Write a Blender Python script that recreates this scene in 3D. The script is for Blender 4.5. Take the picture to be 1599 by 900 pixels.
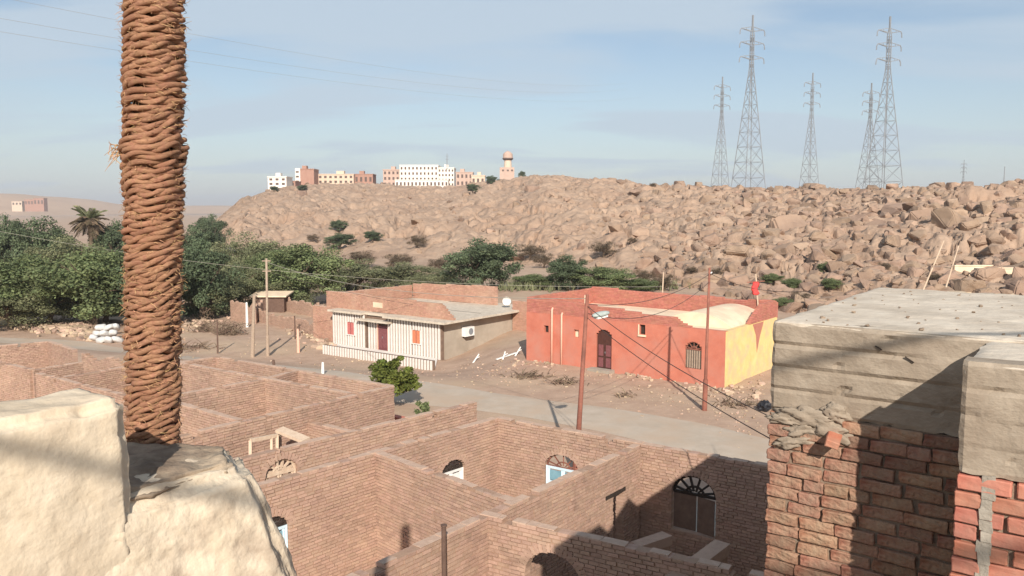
import bpy, bmesh, math, random
import numpy as np
from mathutils import Vector, Matrix, noise as mnoise
from mathutils.bvhtree import BVHTree

random.seed(7); RNG = np.random.default_rng(11)
for o in list(bpy.data.objects): bpy.data.objects.remove(o)
SC = bpy.context.scene; COL = SC.collection

# ------------------------------------------------------------------ camera
W, H, F = 1599.0, 900.0, 1255.0
CAMZ = 9.3; PITCH = math.radians(5.6)
cd = bpy.data.cameras.new('camera'); cam = bpy.data.objects.new('camera', cd); COL.objects.link(cam)
cam.location = (0, 0, CAMZ); cam.rotation_euler = (math.pi/2 - PITCH, 0, 0)
cd.sensor_width = 36; cd.lens = 36*F/W; cd.clip_start = .05; cd.clip_end = 30000
SC.camera = cam
SC.render.resolution_x = 1024; SC.render.resolution_y = 576

# ------------------------------------------------------------------ sun and sky
SUN_EL = math.radians(29.5); SUN_DX = -.07
sd = Vector((SUN_DX, 1, 0)).normalized(); SUND = Vector((sd.x*math.cos(SUN_EL), sd.y*math.cos(SUN_EL), -math.sin(SUN_EL)))
sl = bpy.data.lights.new('sun', 'SUN'); sl.energy = 5.0; sl.angle = math.radians(.5); sl.color = (1, .925, .83)
so = bpy.data.objects.new('sun', sl); COL.objects.link(so); so.rotation_euler = SUND.to_track_quat('-Z', 'Y').to_euler(); so.location = (5, -40, 40)
wd = bpy.data.worlds.new('World'); SC.world = wd; wd.use_nodes = True
nt = wd.node_tree; nt.nodes.clear()
def N(tree, typ, **kw):
    n = tree.nodes.new(typ)
    for k, v in kw.items(): setattr(n, k, v)
    return n
L = nt.links.new
out = N(nt, 'ShaderNodeOutputWorld'); bg = N(nt, 'ShaderNodeBackground'); L(bg.outputs[0], out.inputs[0])
sky = N(nt, 'ShaderNodeTexSky', sky_type='NISHITA', sun_disc=False, sun_elevation=SUN_EL, sun_rotation=math.pi + SUN_DX, altitude=150, air_density=1.0, dust_density=.7, ozone_density=1.0)
bg.inputs[1].default_value = .086
tc = N(nt, 'ShaderNodeTexCoord')
sx = N(nt, 'ShaderNodeSeparateXYZ'); L(tc.outputs['Generated'], sx.inputs[0])
def mth(tree, op, a, b=None, clamp=False):
    m = N(tree, 'ShaderNodeMath', operation=op, use_clamp=clamp)
    for i, q in enumerate((a, b)):
        if q is None: continue
        if isinstance(q, (int, float)): m.inputs[i].default_value = q
        else: tree.links.new(q, m.inputs[i])
    return m.outputs[0]
den = mth(nt, 'ADD', mth(nt, 'ABSOLUTE', sx.outputs[2]), .16)
cx_ = N(nt, 'ShaderNodeCombineXYZ'); L(mth(nt, 'DIVIDE', sx.outputs[0], den), cx_.inputs[0]); L(mth(nt, 'DIVIDE', sx.outputs[1], den), cx_.inputs[1])
mp = N(nt, 'ShaderNodeMapping'); L(cx_.outputs[0], mp.inputs[0]); mp.inputs['Rotation'].default_value = (0, 0, math.radians(-28)); mp.inputs['Scale'].default_value = (.5, 1.15, 1); mp.inputs['Location'].default_value = (3.1, 1.7, 0)
n1 = N(nt, 'ShaderNodeTexNoise'); L(mp.outputs[0], n1.inputs['Vector']); n1.inputs['Scale'].default_value = 1.25; n1.inputs['Detail'].default_value = 7; n1.inputs['Roughness'].default_value = .52; n1.inputs['Distortion'].default_value = .5
r1 = N(nt, 'ShaderNodeValToRGB'); L(n1.outputs[0], r1.inputs[0]); r1.color_ramp.elements[0].position = .38; r1.color_ramp.elements[1].position = .62; r1.color_ramp.interpolation = 'EASE'
cf = mth(nt, 'ADD', mth(nt, 'MULTIPLY', r1.outputs[0], .8), .08)
hzf = mth(nt, 'POWER', mth(nt, 'SUBTRACT', 1., mth(nt, 'MULTIPLY', mth(nt, 'ABSOLUTE', sx.outputs[2]), 3.2), clamp=True), 1.6)
cf = mth(nt, 'MAXIMUM', cf, mth(nt, 'MULTIPLY', hzf, .7))
mxs = N(nt, 'ShaderNodeMix', data_type='RGBA'); L(cf, mxs.inputs['Factor']); L(sky.outputs[0], mxs.inputs[6]); mxs.inputs[7].default_value = (5.0, 6.0, 7.0, 1)
L(mxs.outputs[2], bg.inputs[0])
SC.view_settings.view_transform = 'Standard'; SC.view_settings.look = 'None'; SC.view_settings.exposure = .36; SC.view_settings.gamma = 1
SC.render.engine = 'CYCLES'

# ------------------------------------------------------------------ pixel rays
def ray(px, py):
    u = (px - W/2)/F; v = (H/2 - py)/F
    return Vector((u, math.cos(PITCH) + v*math.sin(PITCH), -math.sin(PITCH) + v*math.cos(PITCH)))
CAM = Vector((0, 0, CAMZ))
def at_z(px, py, z):
    d = ray(px, py); return CAM + d*((z - CAMZ)/d.z)
def at_y(px, py, Y):
    d = ray(px, py); return CAM + d*(Y/d.y)
def proj(p):
    q = p - CAM; c, s = math.cos(PITCH), math.sin(PITCH)
    fw = q.y*c - q.z*s; up = q.y*s + q.z*c
    return (W/2 + F*q.x/fw, H/2 - F*up/fw, fw)
def sstep(a, b, x):
    t = np.clip((x - a)/(b - a), 0, 1); return t*t*(3 - 2*t)
def G(x, y):                                           # the plain: a slight dip beyond the road on the left
    return -1.2*sstep(1.0, -5.0, x)*sstep(41., 50., y + .35*np.minimum(x, 0) )
def gp(px, py):
    z = 0.
    for _ in range(12):
        p = at_z(px, py, z); z = .5*z + .5*float(G(p.x, p.y))
    p = at_z(px, py, z); return p
def plane_hit(px, py, p0, p1):                          # -> s along p0>p1, z
    d = ray(px, py); e = (p1 - p0); e = Vector((e.x, e.y, 0)); ln = e.length; e /= ln; n = Vector((-e.y, e.x, 0))
    t = n.dot(Vector((p0.x, p0.y, 0)))/n.dot(Vector((d.x, d.y, 0))); q = CAM + d*t
    return (q - p0).dot(e), q.z
AD = Vector((.6, .8, 0)); BD = Vector((.8, -.6, 0)); UP = Vector((0, 0, 1))

# ------------------------------------------------------------------ numpy noise
_perm = RNG.random((512, 512))
def vnoise(x, y):
    xi = np.floor(x).astype(int); yi = np.floor(y).astype(int); fx = x - xi; fy = y - yi
    fx = fx*fx*(3 - 2*fx); fy = fy*fy*(3 - 2*fy); g = lambda a, b: _perm[a % 512, b % 512]
    return (g(xi, yi)*(1 - fx) + g(xi + 1, yi)*fx)*(1 - fy) + (g(xi, yi + 1)*(1 - fx) + g(xi + 1, yi + 1)*fx)*fy - .5
def fbm(x, y, o=4, r=.5):
    s = 0; a = 1
    for i in range(o):
        s = s + a*vnoise(x*2**i + 17.3*i, y*2**i + 5.1*i); a *= r
    return s
def worley(x, y):
    xi = np.floor(x).astype(int); yi = np.floor(y).astype(int); d1 = np.full(x.shape, 9.); rr = np.zeros(x.shape)
    for i in (-1, 0, 1):
        for j in (-1, 0, 1):
            a = (xi + i); b = (yi + j)
            px = a + _perm[a % 512, b % 512]; py = b + _perm[(a + 91) % 512, (b + 37) % 512]; r = _perm[(a + 13) % 512, (b + 203) % 512]
            d = np.hypot(px - x, py - y); m = d < d1; d1 = np.where(m, d, d1); rr = np.where(m, r, rr)
    return d1, rr

# ------------------------------------------------------------------ mesh and object helpers
MATS = {}
class MB:
    def __init__(s): s.v = []; s.f = []; s.t = []
    def add(s, vs, fs, t=.5):
        b = len(s.v); s.v.extend(vs); s.f.extend([tuple(i + b for i in q) for q in fs]); s.t.extend([t]*len(fs)); return s
    def box(s, c, ax, ay, az, t=.5, jit=0):             # centre and three half-axis vectors
        c = Vector(c); vs = []
        for k in (-1, 1):
            for j, i in ((-1, -1), (-1, 1), (1, 1), (1, -1)):
                p = c + ax*i + ay*j + az*k
                if jit: p = p + Vector((random.uniform(-jit, jit), random.uniform(-jit, jit), random.uniform(-jit, jit)))
                vs.append(p)
        return s.add(vs, [(3, 2, 1, 0), (4, 5, 6, 7), (0, 1, 5, 4), (1, 2, 6, 5), (2, 3, 7, 6), (3, 0, 4, 7)], t)
    def bx(s, x0, x1, y0, y1, z0, z1, t=.5):
        return s.box(((x0+x1)/2, (y0+y1)/2, (z0+z1)/2), Vector(((x1-x0)/2, 0, 0)), Vector((0, (y1-y0)/2, 0)), Vector((0, 0, (z1-z0)/2)), t)
    def bar(s, a, b, w, h=None, t=.5):                  # box bar between two points
        a = Vector(a); b = Vector(b); d = (b - a); ln = d.length
        if ln < 1e-6: return s
        d /= ln; x = d.cross(UP)
        if x.length < 1e-3: x = Vector((1, 0, 0))
        x.normalize(); y = x.cross(d)
        return s.box((a + b)/2, x*w/2, y*(h or w)/2, d*ln/2, t)
    def tube(s, pts, rad, n=8, t=.5, caps=True):
        pts = [Vector(p) for p in pts]; rs = rad if isinstance(rad, (list, tuple)) else [rad]*len(pts)
        rings = []; x = None
        for i, p in enumerate(pts):
            d = (pts[min(i + 1, len(pts)-1)] - pts[max(i - 1, 0)])
            d = d.normalized() if d.length > 1e-9 else UP
            if x is None:
                x = d.cross(Vector((.31, .95, .05))) if abs(d.z) < .9 else d.cross(Vector((0, 1, 0)))
            x = (x - d*x.dot(d))
            if x.length < 1e-6: x = d.orthogonal()
            x.normalize(); y = d.cross(x)
            rings.append([p + (x*math.cos(a) + y*math.sin(a))*rs[i] for a in (2*math.pi*k/n for k in range(n))])
        vs = [q for r in rings for q in r]; fs = []
        for i in range(len(pts)-1):
            for k in range(n):
                fs.append((i*n + k, i*n + (k+1) % n, (i+1)*n + (k+1) % n, (i+1)*n + k))
        if caps: fs.append(tuple(range(n-1, -1, -1))); fs.append(tuple((len(pts)-1)*n + k for k in range(n)))
        return s.add(vs, fs, t)
    def prism(s, poly, d, t=.5):                        # planar polygon swept by vector d
        n = len(poly); a = [Vector(p) for p in poly]; b = [p + d for p in a]
        return s.add(a + b, [tuple(range(n-1, -1, -1)), tuple(range(n, 2*n))] + [(i, (i+1) % n, n + (i+1) % n, n + i) for i in range(n)], t)
    def mesh(s, name, off=Vector()):
        me = bpy.data.meshes.new(name); me.from_pydata([tuple(Vector(p) - off) for p in s.v], [], s.f)
        at = me.attributes.new('tint', 'FLOAT', 'FACE'); at.data.foreach_set('value', np.array(s.t, dtype=np.float32)); return me
def base_of(o):
    v = Vector()
    while o is not None: v = v + o.location; o = o.parent
    return v
def mob(name, mb, mat, parent=None, loc=None, smooth=False, fixn=False):
    off = base_of(parent) if parent is not None else Vector(loc or (0, 0, 0))
    me = mb.mesh(name, off) if isinstance(mb, MB) else mb
    if fixn:
        bm = bmesh.new(); bm.from_mesh(me); bmesh.ops.recalc_face_normals(bm, faces=bm.faces); bm.to_mesh(me); bm.free()
    if smooth: me.polygons.foreach_set('use_smooth', [True]*len(me.polygons))
    o = bpy.data.objects.new(name, me); COL.objects.link(o)
    if len(me.materials) == 0 and mat: me.materials.append(MATS[mat])
    if parent is not None: o.parent = parent
    elif loc is not None: o.location = loc
    return o
def tag(o, label=None, cat=None, group=None, kind=None):
    if label: o['label'] = label
    if cat: o['category'] = cat
    if group: o['group'] = group
    if kind: o['kind'] = kind
    return o
def thing(name, label, cat, loc, group=None):
    o = bpy.data.objects.new(name, None); COL.objects.link(o); o.location = loc; o.empty_display_size = .3
    return tag(o, label, cat, group)
def copy_tree(o, parent=None):
    c = o.copy(); COL.objects.link(c); c.parent = parent
    for ch in list(o.children): copy_tree(ch, c)
    return c

# ------------------------------------------------------------------ materials
def mat(name, c1, c2, scale=6, rough=.9, bump=.3, bdist=.02, tint=0, c3=None, big=None, bscale=None, metallic=0, detail=6, stretch=None, transl=0, spec=.25, hue=.035):
    m = bpy.data.materials.new(name); m.use_nodes = True; t = m.node_tree; L = t.links.new
    b = t.nodes['Principled BSDF']; b.inputs['Roughness'].default_value = rough; b.inputs['Metallic'].default_value = metallic
    b.inputs['Specular IOR Level'].default_value = spec
    tc = N(t, 'ShaderNodeTexCoord'); vec = tc.outputs['Object']
    if stretch:
        mp = N(t, 'ShaderNodeMapping'); mp.inputs['Scale'].default_value = stretch; L(vec, mp.inputs[0]); vec = mp.outputs[0]
    n = N(t, 'ShaderNodeTexNoise'); n.inputs['Scale'].default_value = scale; n.inputs['Detail'].default_value = detail; n.inputs['Roughness'].default_value = .62; L(vec, n.inputs['Vector'])
    r = N(t, 'ShaderNodeValToRGB'); L(n.outputs[0], r.inputs[0]); e = r.color_ramp.elements
    e[0].position = .3; e[0].color = (*c1, 1); e[1].position = .7; e[1].color = (*c2, 1)
    col = r.outputs[0]
    if c3:
        n2 = N(t, 'ShaderNodeTexNoise'); n2.inputs['Scale'].default_value = big or scale*.2; n2.inputs['Detail'].default_value = 5; n2.inputs['Roughness'].default_value = .6; L(vec, n2.inputs['Vector'])
        rr = N(t, 'ShaderNodeValToRGB'); L(n2.outputs[0], rr.inputs[0]); rr.color_ramp.elements[0].position = .45; rr.color_ramp.elements[1].position = .68
        mx = N(t, 'ShaderNodeMix', data_type='RGBA'); L(rr.outputs[0], mx.inputs['Factor']); L(col, mx.inputs[6]); mx.inputs[7].default_value = (*c3, 1); col = mx.outputs[2]
    if tint:
        a = N(t, 'ShaderNodeAttribute', attribute_name='tint')
        k = mth(t, 'ADD', mth(t, 'MULTIPLY', mth(t, 'SUBTRACT', a.outputs['Fac'], .5), tint*2), 1.)
        hs = N(t, 'ShaderNodeHueSaturation'); L(col, hs.inputs['Color']); L(k, hs.inputs['Value'])
        L(mth(t, 'ADD', mth(t, 'MULTIPLY', mth(t, 'SUBTRACT', mth(t, 'FRACT', mth(t, 'MULTIPLY', a.outputs['Fac'], 7.31)), .5), hue), .5), hs.inputs['Hue']); col = hs.outputs[0]
    L(col, b.inputs['Base Color'])
    if bump:
        n3 = N(t, 'ShaderNodeTexNoise'); n3.inputs['Scale'].default_value = bscale or scale*3; n3.inputs['Detail'].default_value = 5; L(vec, n3.inputs['Vector'])
        bp = N(t, 'ShaderNodeBump'); bp.inputs['Strength'].default_value = bump; bp.inputs['Distance'].default_value = bdist; L(n3.outputs[0], bp.inputs['Height']); L(bp.outputs[0], b.inputs['Normal'])
    if transl:
        tr = N(t, 'ShaderNodeBsdfTranslucent'); L(col, tr.inputs[0]); ms = N(t, 'ShaderNodeMixShader'); ms.inputs[0].default_value = transl
        L(b.outputs[0], ms.inputs[1]); L(tr.outputs[0], ms.inputs[2]); L(ms.outputs[0], t.nodes['Material Output'].inputs[0])
    MATS[name] = m; return m
mat('sand', (.34, .225, .16), (.47, .33, .24), .8, .97, .7, .04, c3=(.45, .33, .225), big=.11, bscale=3.5, detail=9)
mat('road', (.40, .325, .25), (.50, .415, .33), .9, .95, .35, .01, c3=(.46, .345, .25), big=.35, bscale=20, detail=9)
mat('rock', (.30, .205, .145), (.45, .32, .228), .3, .96, 1., .5, c3=(.35, .232, .16), big=.05, bscale=.7, detail=10)
mat('boulder', (.26, .175, .122), (.40, .28, .20), .45, .95, .8, .14, tint=.13, hue=.012, c3=(.2, .135, .10), big=.3, bscale=2.2, detail=8)
mat('dune', (.42, .27, .17), (.5, .33, .21), .01, .97, 0)
mat('mudbrick', (.325, .208, .152), (.45, .30, .225), 9, .95, .6, .01, tint=.15, hue=.012, c3=(.48, .32, .235), big=.5, detail=9)
mat('pinkbrick', (.40, .215, .15), (.50, .29, .21), 9, .95, .5, .008, tint=.15, hue=.012, c3=(.52, .33, .24), big=.5)
mat('dustcap', (.42, .285, .21), (.54, .385, .29), 6, .97, .6, .01)
mat('mudmortar', (.29, .18, .125), (.40, .26, .185), 10, .97, .5, .01, c3=(.38, .25, .17), big=.9)
mat('redbrick', (.40, .125, .08), (.48, .185, .12), 18, .9, .6, .005, tint=.12, hue=.015, c3=(.40, .2, .14), big=3)
mat('oldbrick', (.24, .10, .065), (.35, .185, .125), 16, .93, 1., .012, tint=.28, hue=.02, c3=(.31, .205, .14), big=6)
mat('greymortar', (.19, .135, .095), (.29, .22, .16), 12, .96, .8, .012)
mat('lightmortar', (.27, .235, .19), (.38, .335, .275), 14, .96, .8, .01)
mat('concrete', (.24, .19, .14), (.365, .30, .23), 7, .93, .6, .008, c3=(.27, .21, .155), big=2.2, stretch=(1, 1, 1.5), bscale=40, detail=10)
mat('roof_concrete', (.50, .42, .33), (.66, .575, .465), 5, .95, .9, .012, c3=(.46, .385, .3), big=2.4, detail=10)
mat('plaster', (.59, .485, .35), (.71, .60, .455), 7, .92, .8, .008, c3=(.52, .415, .295), big=2.2, bscale=26, detail=9)
mat('plaster_ledge', (.55, .45, .325), (.67, .565, .43), 8, .92, .9, .01, c3=(.36, .275, .2), big=4.5, bscale=26, detail=9)
mat('plaster_worn', (.36, .275, .2), (.5, .4, .29), 9, .95, .8, .01, c3=(.57, .46, .33), big=3)
mat('mudcrust_shade', (.13, .092, .065), (.28, .21, .15), 7, .96, 1., .015, c3=(.38, .30, .215), big=4, detail=10)  # mud tone, darkened so the high block's shadow on the ledge looks deeper
mat('rope', (.23, .108, .062), (.42, .23, .135), 55, .92, 1., .005, tint=.32, hue=.012, c3=(.28, .135, .078), big=5, stretch=(1, 1, 3))
mat('fibre', (.36, .2, .1), (.52, .32, .17), 40, .9, 0, tint=.3)
mat('palmcore', (.12, .07, .04), (.2, .12, .07), 20, .95, .6, .01)
mat('redpaint', (.46, .145, .095), (.55, .195, .13), 1.6, .88, .25, .006, c3=(.48, .205, .15), big=.6, bscale=22, detail=9)
mat('redbrickpaint', (.40, .145, .105), (.49, .20, .15), 5, .92, .6, .012, tint=.13, hue=.012, c3=(.43, .18, .125), big=.8)
mat('yellowpaint', (.70, .49, .19), (.80, .60, .28), 2, .9, .3, .006, c3=(.60, .45, .27), big=1.3, detail=9)
mat('creampaint', (.72, .56, .39), (.8, .65, .47), 1.5, .9, .2, .006, c3=(.62, .46, .33), big=.6)
mat('pipe_pink', (.74, .4, .29), (.8, .46, .34), 3, .7, 0)
mat('doorwood', (.05, .022, .017), (.1, .04, .03), 8, .6, .3, .004, stretch=(4, 4, .6))
mat('iron', (.025, .018, .015), (.06, .045, .035), 30, .7, .2, .002)
mat('whiteslat', (.62, .57, .52), (.75, .7, .64), 7, .85, .3, .004)
mat('brownwall', (.15, .1, .075), (.22, .15, .11), 4, .95, .4, .01)
mat('greyplaster', (.37, .31, .245), (.44, .375, .3), 2, .93, .3, .006, c3=(.33, .275, .215), big=.6)
mat('redshutter', (.42, .12, .11), (.5, .16, .14), 6, .7, .2, .003)
mat('orangeshutter', (.52, .17, .085), (.6, .21, .11), 6, .7, .2, .003)
mat('maroon', (.16, .055, .06), (.22, .085, .085), 8, .6, .2, .003)
mat('whitepaint', (.72, .7, .66), (.8, .78, .74), 6, .6, .1, .002)
mat('bluewhite', (.52, .66, .72), (.62, .76, .82), 7, .6, .15, .002)
mat('blueglass', (.16, .3, .36), (.24, .4, .46), 3, .2, 0, spec=.5)
mat('palewood', (.52, .38, .27), (.64, .5, .37), 9, .85, .4, .004, stretch=(1, 1, .3))
mat('greywood', (.3, .22, .16), (.42, .32, .24), 9, .9, .4, .004)
mat('rustpole', (.23, .085, .06), (.31, .125, .085), 7, .75, .2, .003, c3=(.17, .07, .05), big=2)
mat('darkpole', (.1, .06, .045), (.16, .1, .075), 7, .85, .3, .003)
mat('cable', (.06, .045, .04), (.09, .07, .06), 3, .7, 0)
mat('wirelight', (.36, .33, .27), (.42, .38, .31), 3, .6, 0)
mat('lamp_grey', (.33, .37, .34), (.43, .47, .43), 9, .5, .2, .004)
mat('steel', (.19, .2, .215), (.26, .275, .29), .3, .6, 0)
mat('citywhite', (.70, .64, .56), (.78, .72, .64), .5, .9, 0)
mat('citycream', (.56, .43, .32), (.64, .5, .385), .4, .9, 0)
mat('citybrick', (.33, .18, .135), (.40, .235, .175), .5, .92, 0)
mat('citypink', (.44, .31, .25), (.52, .375, .30), .5, .92, 0)
mat('citydark', (.09, .06, .05), (.13, .09, .075), 1, .6, 0)
mat('leaf_dark', (.078, .105, .056), (.135, .168, .09), .7, .75, 0, tint=.5, transl=.22)
mat('leaf_mid', (.125, .155, .066), (.2, .235, .105), .6, .75, 0, tint=.5, transl=.25)
mat('leaf_olive', (.155, .165, .085), (.23, .235, .125), .6, .8, 0, tint=.5, transl=.25)
mat('leaf_dry', (.115, .085, .055), (.17, .125, .08), .7, .85, 0, tint=.5, transl=.2)
mat('leaf_bright', (.1, .125, .024), (.175, .195, .045), 1.5, .7, 0, tint=.5, transl=.28)
mat('bark', (.1, .07, .05), (.18, .13, .09), 9, .95, .6, .02)
mat('brush', (.14, .095, .065), (.24, .17, .12), 9, .95, 0, tint=.4)
mat('stone', (.36, .255, .18), (.48, .35, .255), 2.5, .95, .5, .02, tint=.3)
mat('sack', (.5, .48, .45), (.64, .62, .59), 7, .8, .4, .01)
mat('redcloth', (.6, .05, .05), (.7, .09, .08), 6, .85, .3, .01)
mat('blackbag', (.015, .015, .018), (.03, .03, .035), 9, .5, .5, .01)
mat('drysoil', (.42, .275, .14), (.5, .34, .18), .8, .97, .3, .02)
mat('floor_cement', (.3, .26, .21), (.38, .33, .27), 4, .95, .3, .006)

# ------------------------------------------------------------------ ground
def grid_mesh(name, X, Y, Z, mat_, kind='structure', smooth=True):
    r, c = X.shape; V = np.stack([X, Y, Z], -1).reshape(-1, 3)
    i = np.arange((r-1)*(c-1)); a = (i//(c-1))*c + i % (c-1)
    Fq = np.stack([a, a + 1, a + c + 1, a + c], -1)
    me = bpy.data.meshes.new(name); me.from_pydata(V.tolist(), [], Fq.tolist())
    me.polygons.foreach_set('use_smooth', [smooth]*len(me.polygons)); me.materials.append(MATS[mat_])
    o = bpy.data.objects.new(name, me); COL.objects.link(o); o['kind'] = kind; return o
# road as a centre line and a half width
RC = [gp(-300, 512), gp(-60, 528), gp(90, 536), gp(250, 553), gp(480, 585), gp(640, 613), gp(800, 632), gp(1000, 660), gp(1200, 712)]
RC = [Vector((p.x, p.y)) for p in RC]; dirb = Vector((.8, -.6)); RC += [RC[-1] + dirb*14, RC[-1] + dirb*40]
RCn = np.array([tuple(p) for p in RC])
def road_dist(x, y):
    d = np.full(np.shape(x), 1e9)
    for (ax, ay), (bx_, by_) in zip(RCn[:-1], RCn[1:]):
        ex, ey = bx_ - ax, by_ - ay; t = np.clip(((x - ax)*ex + (y - ay)*ey)/(ex*ex + ey*ey), 0, 1)
        d = np.minimum(d, np.hypot(x - ax - t*ex, y - ay - t*ey))
    return d
def gbump(x, y):
    return (.10*fbm(x*.45, y*.45, 4) + .05*fbm(x*1.7, y*1.7, 3))*sstep(2.6, 5.5, road_dist(x, y))*sstep(24, 34, np.hypot(x, y)) + .5*fbm(x*.03, y*.03, 3)*sstep(85, 160, np.hypot(x, y))
ang = np.concatenate([np.linspace(-180, -45, 40)[:-1], np.linspace(-45, 45, 420), np.linspace(45, 180, 40)[1:]])*math.pi/180
rad = np.concatenate([[.5, 3, 6], np.geomspace(9, 180, 330), np.geomspace(190, 14000, 60)])
AA, RR = np.meshgrid(ang, rad); GX = RR*np.sin(AA); GY = RR*np.cos(AA); GZ = G(GX, GY) + gbump(GX, GY) - 6*sstep(600, 3000, RR)
grid_mesh('ground', GX, GY, GZ, 'sand')
# road sheet
def road_sheet():
    pts = []
    for i in range(len(RC)-1):
        n = max(2, int((RC[i+1] - RC[i]).length/.8))
        for k in range(n): pts.append(RC[i].lerp(RC[i+1], k/n))
    for _ in range(30): pts = [pts[0]] + [(pts[i-1] + pts[i]*2 + pts[i+1])/4 for i in range(1, len(pts)-1)] + [pts[-1]]
    P = np.array([tuple(p) for p in pts]); T = np.gradient(P, axis=0); T /= np.linalg.norm(T, axis=1)[:, None]; Nn = np.stack([-T[:, 1], T[:, 0]], 1)
    s = np.linspace(-1, 1, 9); w = 1.75 + .75*fbm(np.arange(len(P))*.13, np.zeros(len(P)), 3)
    X = P[:, 0:1] + Nn[:, 0:1]*s*w[:, None]; Y = P[:, 1:2] + Nn[:, 1:2]*s*w[:, None]
    Z = G(X, Y) + .035 - .03*np.abs(s)[None, :]**4
    return grid_mesh('road', X, Y, Z, 'road')
road_sheet()

# ------------------------------------------------------------------ rocky hill
def xpix(px): return (px - W/2)/F
CR = [(200, 372, 190, 240), (300, 362, 190, 260), (338, 347, 190, 300), (380, 312, 190, 360), (420, 300, 185, 420), (480, 291, 175, 470), (560, 289, 165, 480), (640, 293, 158, 480), (720, 293, 148, 460), (780, 284, 140, 420),
      (840, 277, 134, 370), (900, 279, 128, 340), (960, 286, 122, 320), (1000, 292, 117, 300), (1080, 294, 104, 285), (1180, 298, 92, 270), (1300, 301, 80, 255), (1400, 300, 72, 235), (1450, 297, 69, 225), (1500, 296, 67, 215), (1599, 299, 64, 205), (1900, 300, 62, 200), (2600, 305, 60, 190)]
CU = np.array([xpix(c[0]) for c in CR]); CY = np.array([float(c[1]) for c in CR]); CF = np.array([float(c[2]) for c in CR]); CD = np.array([float(c[3]) for c in CR])
def crest_z(u):
    y = np.interp(u, CU, CY); d = np.interp(u, CU, CD); v = (H/2 - y)/F
    return CAMZ + d*(-math.sin(PITCH) + v*math.cos(PITCH))/(math.cos(PITCH) + v*math.sin(PITCH)), d
def hill_base(x, y):
    u = x/y; zc, dc = crest_z(u); fo = np.interp(u, CU, CF); t = (y - fo)/(dc - fo)
    tt = np.clip(t, 0, 1); prof = tt**.82*(1 - .12*np.sin(tt*math.pi*2)*.5)
    z = zc*prof - 1.5*(1 - sstep(-.12, .05, t))
    return z - np.clip(t - 1, 0, 9)*dc*.006, t, u
def hill_z(x, y):
    z, t, u = hill_base(x, y); rough = sstep(xpix(480), xpix(1150), u)
    m = sstep(-.02, .1, t)
    d1, r1 = worley(x/9. + .3*fbm(x*.1, y*.1, 2), y/9.); d2, r2 = worley(x/4.2, y/4.2 + .2*fbm(x*.3, y*.3, 2))
    rocks = (.35 + .65*rough)*(2.1*r1*np.sqrt(np.clip(1 - (d1/.62)**2, 0, 1)) + .95*r2*np.sqrt(np.clip(1 - (d2/.6)**2, 0, 1)))
    gully = (3.0 - 1.6*rough)*(np.abs(fbm(x*.04, y*.022, 5, .6))*-2.2 + .5) + (2.0 - .6*rough)*fbm(x*.11, y*.06, 5, .62)
    gully = gully - 2.0*np.exp(-(fbm(x*.07 + 40, y*.035, 4, .6)/.03)**2) - 1.2*np.exp(-(fbm(x*.16 + 9, y*.11, 4, .6)/.03)**2) + .7*fbm(x*.5, y*.3, 3, .6)
    top = 1 - .72*sstep(.8, 1., t)
    return z + m*top*(rocks*.8 + gully*.9)
hu = np.linspace(xpix(215), xpix(2100), 760)
tt = np.concatenate([np.linspace(-.15, 1.0, 300), np.linspace(1.02, 1.9, 14)])
UU, TT = np.meshgrid(hu, tt); zc_, dc_ = crest_z(UU); fo_ = np.interp(UU, CU, CF); HY = fo_ + TT*(dc_ - fo_); HX = UU*HY
grid_mesh('rocky_hill', HX, HY, hill_z(HX, HY), 'rock')
def hz(x, y): return float(hill_z(np.array([x]), np.array([y]))[0])
def surf_z(x, y):
    g = float(G(x, y) + gbump(np.array([x]), np.array([y]))[0])
    u = x/y
    return max(g, hz(x, y)) if u > xpix(215) and y > 60 else g
def hill_pt(px, py):                                    # first hit of a pixel ray with the hill
    d = ray(px, py); Y = np.arange(60, 520, .8); X = d.x/d.y*Y; Z = CAMZ + d.z/d.y*Y
    S = np.maximum(G(X, Y) + gbump(X, Y), np.where(X/Y > xpix(215), hill_z(X, Y), -99)); k = np.nonzero(S >= Z)[0]
    return Vector((X[k[0]], Y[k[0]], Z[k[0]])) if len(k) else None
# far dunes behind the left plain
def dune(name, px0, px1, ytop, Y, depth):
    x0, x1 = xpix(px0)*Y, xpix(px1)*Y; u = np.linspace(0, 1, 60); v = np.linspace(-1, 1, 16); U, V = np.meshgrid(u, v)
    zt = at_y(800, ytop, Y).z + 6
    Z = -6 + zt*np.sin(U*math.pi)**.8*(1 - V*V)*(1 + .25*fbm(U*7, V*2, 3))
    return grid_mesh(name, x0 + (x1 - x0)*U, Y + depth*V, Z, 'dune')
dune('dune', -250, 215, 302, 2400, 500); dune('dune', 120, 520, 321, 3200, 500); dune('dune', -900, -100, 304, 2600, 600)

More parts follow.
